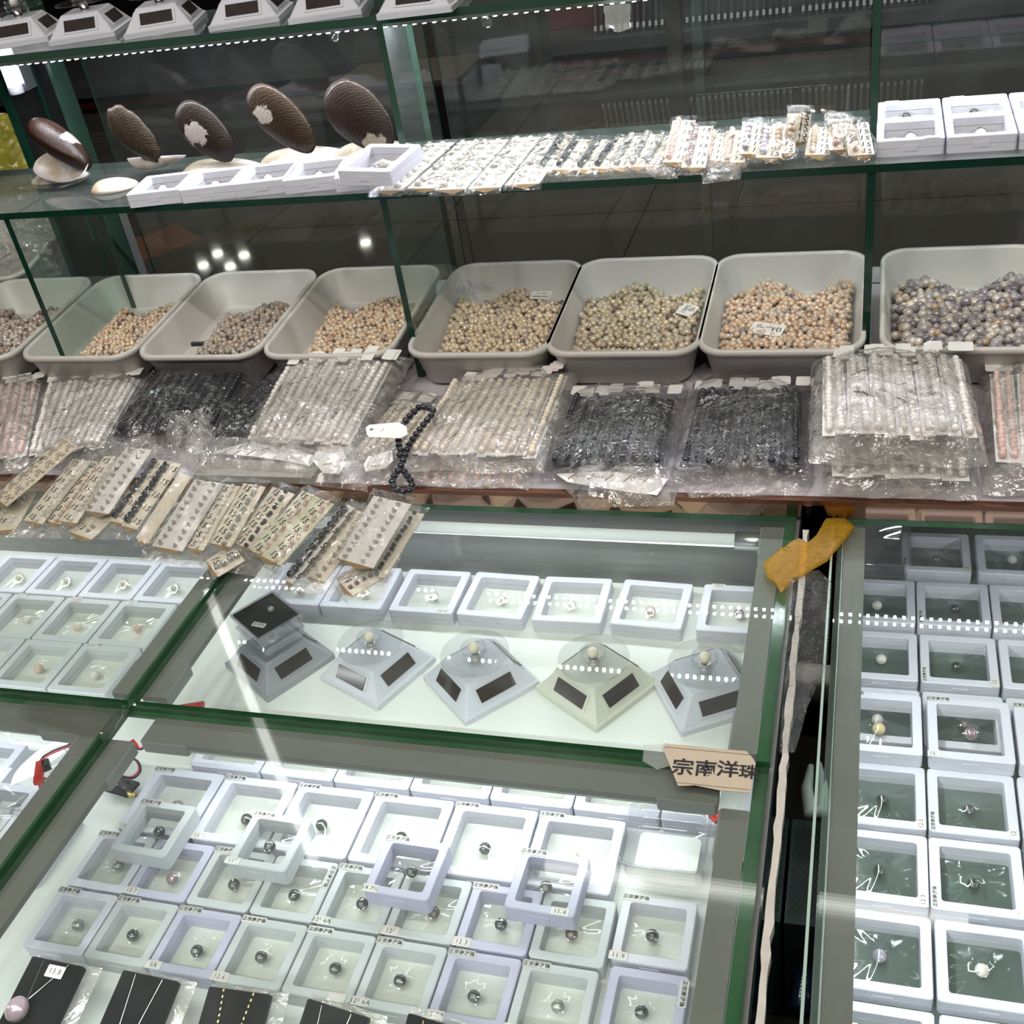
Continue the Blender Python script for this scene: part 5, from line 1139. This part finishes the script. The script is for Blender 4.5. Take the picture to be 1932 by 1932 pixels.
def wire(lb, path, z, col=(redpl, blackpl), r=.0011, conn=None, name='wire_connector', craw=None):
    g0 = at(*path[0], z); t = thing(name, lb, 'wire', g0)
    for k, cm in enumerate(col):
        pts = []
        for i, (x, y) in enumerate(path):
            p = at(x+k*3, y+k*2, z+.002*k); pts.append(p-g0)
        # smooth
        sm = []
        for i in range(len(pts)-1):
            a_, b_, c_, d_ = pts[max(i-1, 0)], pts[i], pts[i+1], pts[min(i+2, len(pts)-1)]
            for s_ in range(6):
                u = s_/6; sm.append(.5*((2*b_)+(c_-a_)*u+(2*a_-5*b_+4*c_-d_)*u*u+(3*b_-a_-3*c_+d_)*u**3))
        sm.append(pts[-1]); obj('wire', MB().tube(sm, r, 8).mesh('wire', cm, True), t)
    for (x0, y0, x1, y1, wd, cm) in (conn or []):
        a_, b_ = at(x0, y0, z+.003)-g0, at(x1, y1, z+.003)-g0; d = (b_-a_); L_ = d.length
        mm = frame_mat((a_+b_)/2, d, Vector((0, 0, 1)).cross(d)); obj('plug', MB().box(-L_/2, L_/2, -wd/2, wd/2, -.002, .003).box(-L_/2*.6, L_/2*.6, -wd/4, wd/4, .003, .0042).mesh('plug', cm), t, mm)
wire('red and black plug with its wires hanging beyond the slanting joint', [(138, 1386), (134, 1402), (112, 1412), (85, 1425), (76, 1438), (80, 1455)], .835, (blackpl, pinkw), conn=[(76, 1438), ] and [(77, 1438, 72, 1478, .009, redpl), (86, 1436, 90, 1452, .008, blackpl)])
wire('pink wire end curling back under the slanting joint', [(73, 1478), (76, 1486), (82, 1474), (86, 1468), (98, 1482)], .83, (pinkw,))
wire('pink and black wire loop at the corner of the near case', [(200, 1432), (217, 1447), (226, 1462), (248, 1466), (262, 1452), (255, 1433), (232, 1428)], .80, (pinkw, blackpl), r=.0013, conn=[(222, 1446, 232, 1437, .009, redpl)])
wire('small red plug peeking out beneath the cross joint', [(247, 1405), (262, 1412), (276, 1404)], .82, (pinkw, blackpl), conn=[(246, 1402, 254, 1412, .010, redpl)])
wire('red plug pair lying on the deck behind the joint', [(335, 1345), (345, 1336), (385, 1330)], .765, (blackpl,), conn=[(340, 1337, 385, 1330, .008, redpl), (360, 1343, 380, 1338, .008, redpl)])
wire('red plug with pink and black wires at the right channel', [(1372, 1560), (1362, 1552), (1352, 1546)], .83, (pinkw, blackpl), r=.0013, conn=[(1345, 1535, 1358, 1548, .010, redpl)])
g = at(225, 1484, .76)
t = thing('taped_wire_joint', 'ragged black tape clump with yellow ends on the white deck', 'wire', g)
obj('black_tape', mesh('black_tape', *crumple(.045, .022, .009, 9., 10, .6, 90), blackpl), t, Matrix.Rotation(-.15, 4, 'Z')); obj('yellow_end', MB().tube([(.014, -.006, .003), (.024, -.012, .003), (.030, -.012, .004)], .003, 8).mesh('yellow_end', goldm, True), t)
def clear_box(lb, x, y, z, w_, d_, h_, name='clear_plastic_box', rim=True):
    L_ = [rr(w_-.008, d_-.008, .008, 0), rr(w_-.004, d_-.004, .009, .004), rr(w_, d_, .010, h_-.003), rr(w_+.004, d_+.004, .011, h_-.002), rr(w_+.004, d_+.004, .011, h_), rr(w_-.002, d_-.002, .010, h_), rr(w_-.006, d_-.006, .009, .005), rr(w_-.012, d_-.012, .008, .002)]
    o = obj(name, MB().loft(L_, True, True).mesh(name, acryl if z > DECK else acryl2, True)); o.location = (x, y, z); return tag(o, lb, 'plastic box')
a_, b_ = at(1190, 1530, DECK+.03), at(1335, 1690, DECK+.03)
clear_box('empty clear rounded box with a frosted bottom in the near case', (a_.x+b_.x)/2, (a_.y+b_.y)/2, DECK+.0225, .078, .074, .030)
o = obj('white_box_insert', MB().loft([rr(.060, .046, .006, 0), rr(.060, .046, .006, .0006)], True, True).mesh('white_box_insert', deckm)); o.location = ((a_.x+b_.x)/2, (a_.y+b_.y)/2, DECK+.0255); tag(o, 'thin white liner lying inside the empty clear box', 'liner')
a_ = at(1655, 1030, RDECK+.03)
clear_box('clear rounded tub with a smudged lid behind the amber tape', a_.x, a_.y+.005, RDECK+.0005, .088, .105, .034)
o = obj('smudged_label', text_mesh('ZA', .014, inkm)); o.location = (a_.x+.018, a_.y-.012, RDECK+.036); tag(o, 'black scribble on the clear tub behind the amber tape', 'marking')
a_ = at(95, 1440, DECK+.05); clear_box('large clear lid beyond the slanting joint', a_.x-.02, a_.y-.02, DECK+.0425, .120, .110, .020, 'clear_plastic_cover')
a_ = at(80, 1452, .76); o = obj('paper_strip_curl', MB().tube([a_+Vector((0, 0, .02)), a_+Vector((.03, .02, .03)), a_+Vector((.06, .005, .02))], [.006, .008, .005], 8).mesh('paper_strip_curl', cardw, True)); tag(o, 'curled translucent strip beside the red and black plug', 'strip')
a_ = at(1480, 1000, 1.0)
o = obj('black_tray_edge', MB().box(-.045, .045, -.02, .02, 0, .008).mesh('black_tray_edge', blackpl)); a_ = at(1798, 985, RDECK+.05); o.location = (a_.x, a_.y, RDECK+.045); tag(o, 'dark flat tray edge hanging under the ledge over the rear green-deck boxes', 'tray')
# velvet necklace cards along the bottom
vc = [((109, 1813), (50, 1932), 100, 'chainm', 'black velvet necklace card with a mauve pearl pendant, price 13.8'), ((284, 1840), (240, 1945), 108, 'chainm', 'black velvet card with a fine silver chain, second from the left'),
      ((452, 1868), (428, 1955), 116, 'goldm', 'black velvet card with a golden chain'), ((637, 1901), (615, 1970), 124, 'chainm', 'black velvet card with a thin chain, fourth from the left'), ((830, 1930), (815, 1990), 130, 'goldm', 'black velvet card just entering the bottom frame edge')]
for i, (fa, ne, wp, ch, lb) in enumerate(vc):
    F, Nn = at(*fa, .802), at(*ne, .789); yd = (F-Nn).normalized(); W = (at(fa[0]+wp/2, fa[1]+8, .80)-at(fa[0]-wp/2, fa[1]-8, .80)).length
    Lc = .095; mm = frame_mat(F-yd*Lc/2, yd.cross(Vector((0, 0, 1))), yd)
    t = thing('necklace_card', lb, 'necklace card', mat=mm, group='velvet necklace cards')
    obj('velvet_board', MB().loft([rr(W, Lc, .002, -.006), rr(W, Lc, .002, -.0008), rr(W-.0016, Lc-.0016, .002, 0)], True, True).mesh('velvet_board', velvet), t)
    obj('clear_sleeve', mesh('clear_sleeve', *crumple(W*1.25, Lc*1.1, .004, i*3., 14, .5, 60), bagm, True), t, Matrix.Translation((.004, 0, -.013)))
    cm = dict(chainm=chainm, goldm=goldm)[ch]
    pend = (mm.inverted() @ at(50, 1888, .796)) if i == 0 else Vector((.0, -Lc*.7, .002))
    for s_ in (-1, 1):
        a_ = Vector((s_*W*.24, Lc/2-.002, .0012)); pts = [a_.lerp(pend, k/10) for k in range(11)]
        if i != 2: obj('chain', MB().tube(pts, .0003, 5).mesh('chain', cm), t)
        else:
            mb = MB()
            for k in range(22): p_ = a_.lerp(pend, k/22); v, f = sphere(.0011, 6, 4, p_, (1, 1.6, .6)); mb.add(v, f)
            obj('chain', mb.mesh('chain', cm), t)
    if i == 0:
        v, f = sphere(.0105, 24, 16, (0, 0, 0), (.95, 1.1, .9)); pp_ = obj('pendant_pearl', mesh('pendant_pearl', v, f, PM['mauve'], True), t, Matrix.Translation(pend+Vector((0, -.010, .007)))); pp_['label'] = 'large mauve pearl pendant'
        pt_ = obj('price_tag', MB().loft([rr(.019, .011, .001, 0), rr(.019, .011, .001, .0004)], False, True).mesh('price_tag', paper), t, Matrix.Translation((.004, Lc/2-.010, .0015))); obj('lettering', text_mesh('13.8', .007, inkm), pt_, Matrix.Translation((0, 0, .0006)))
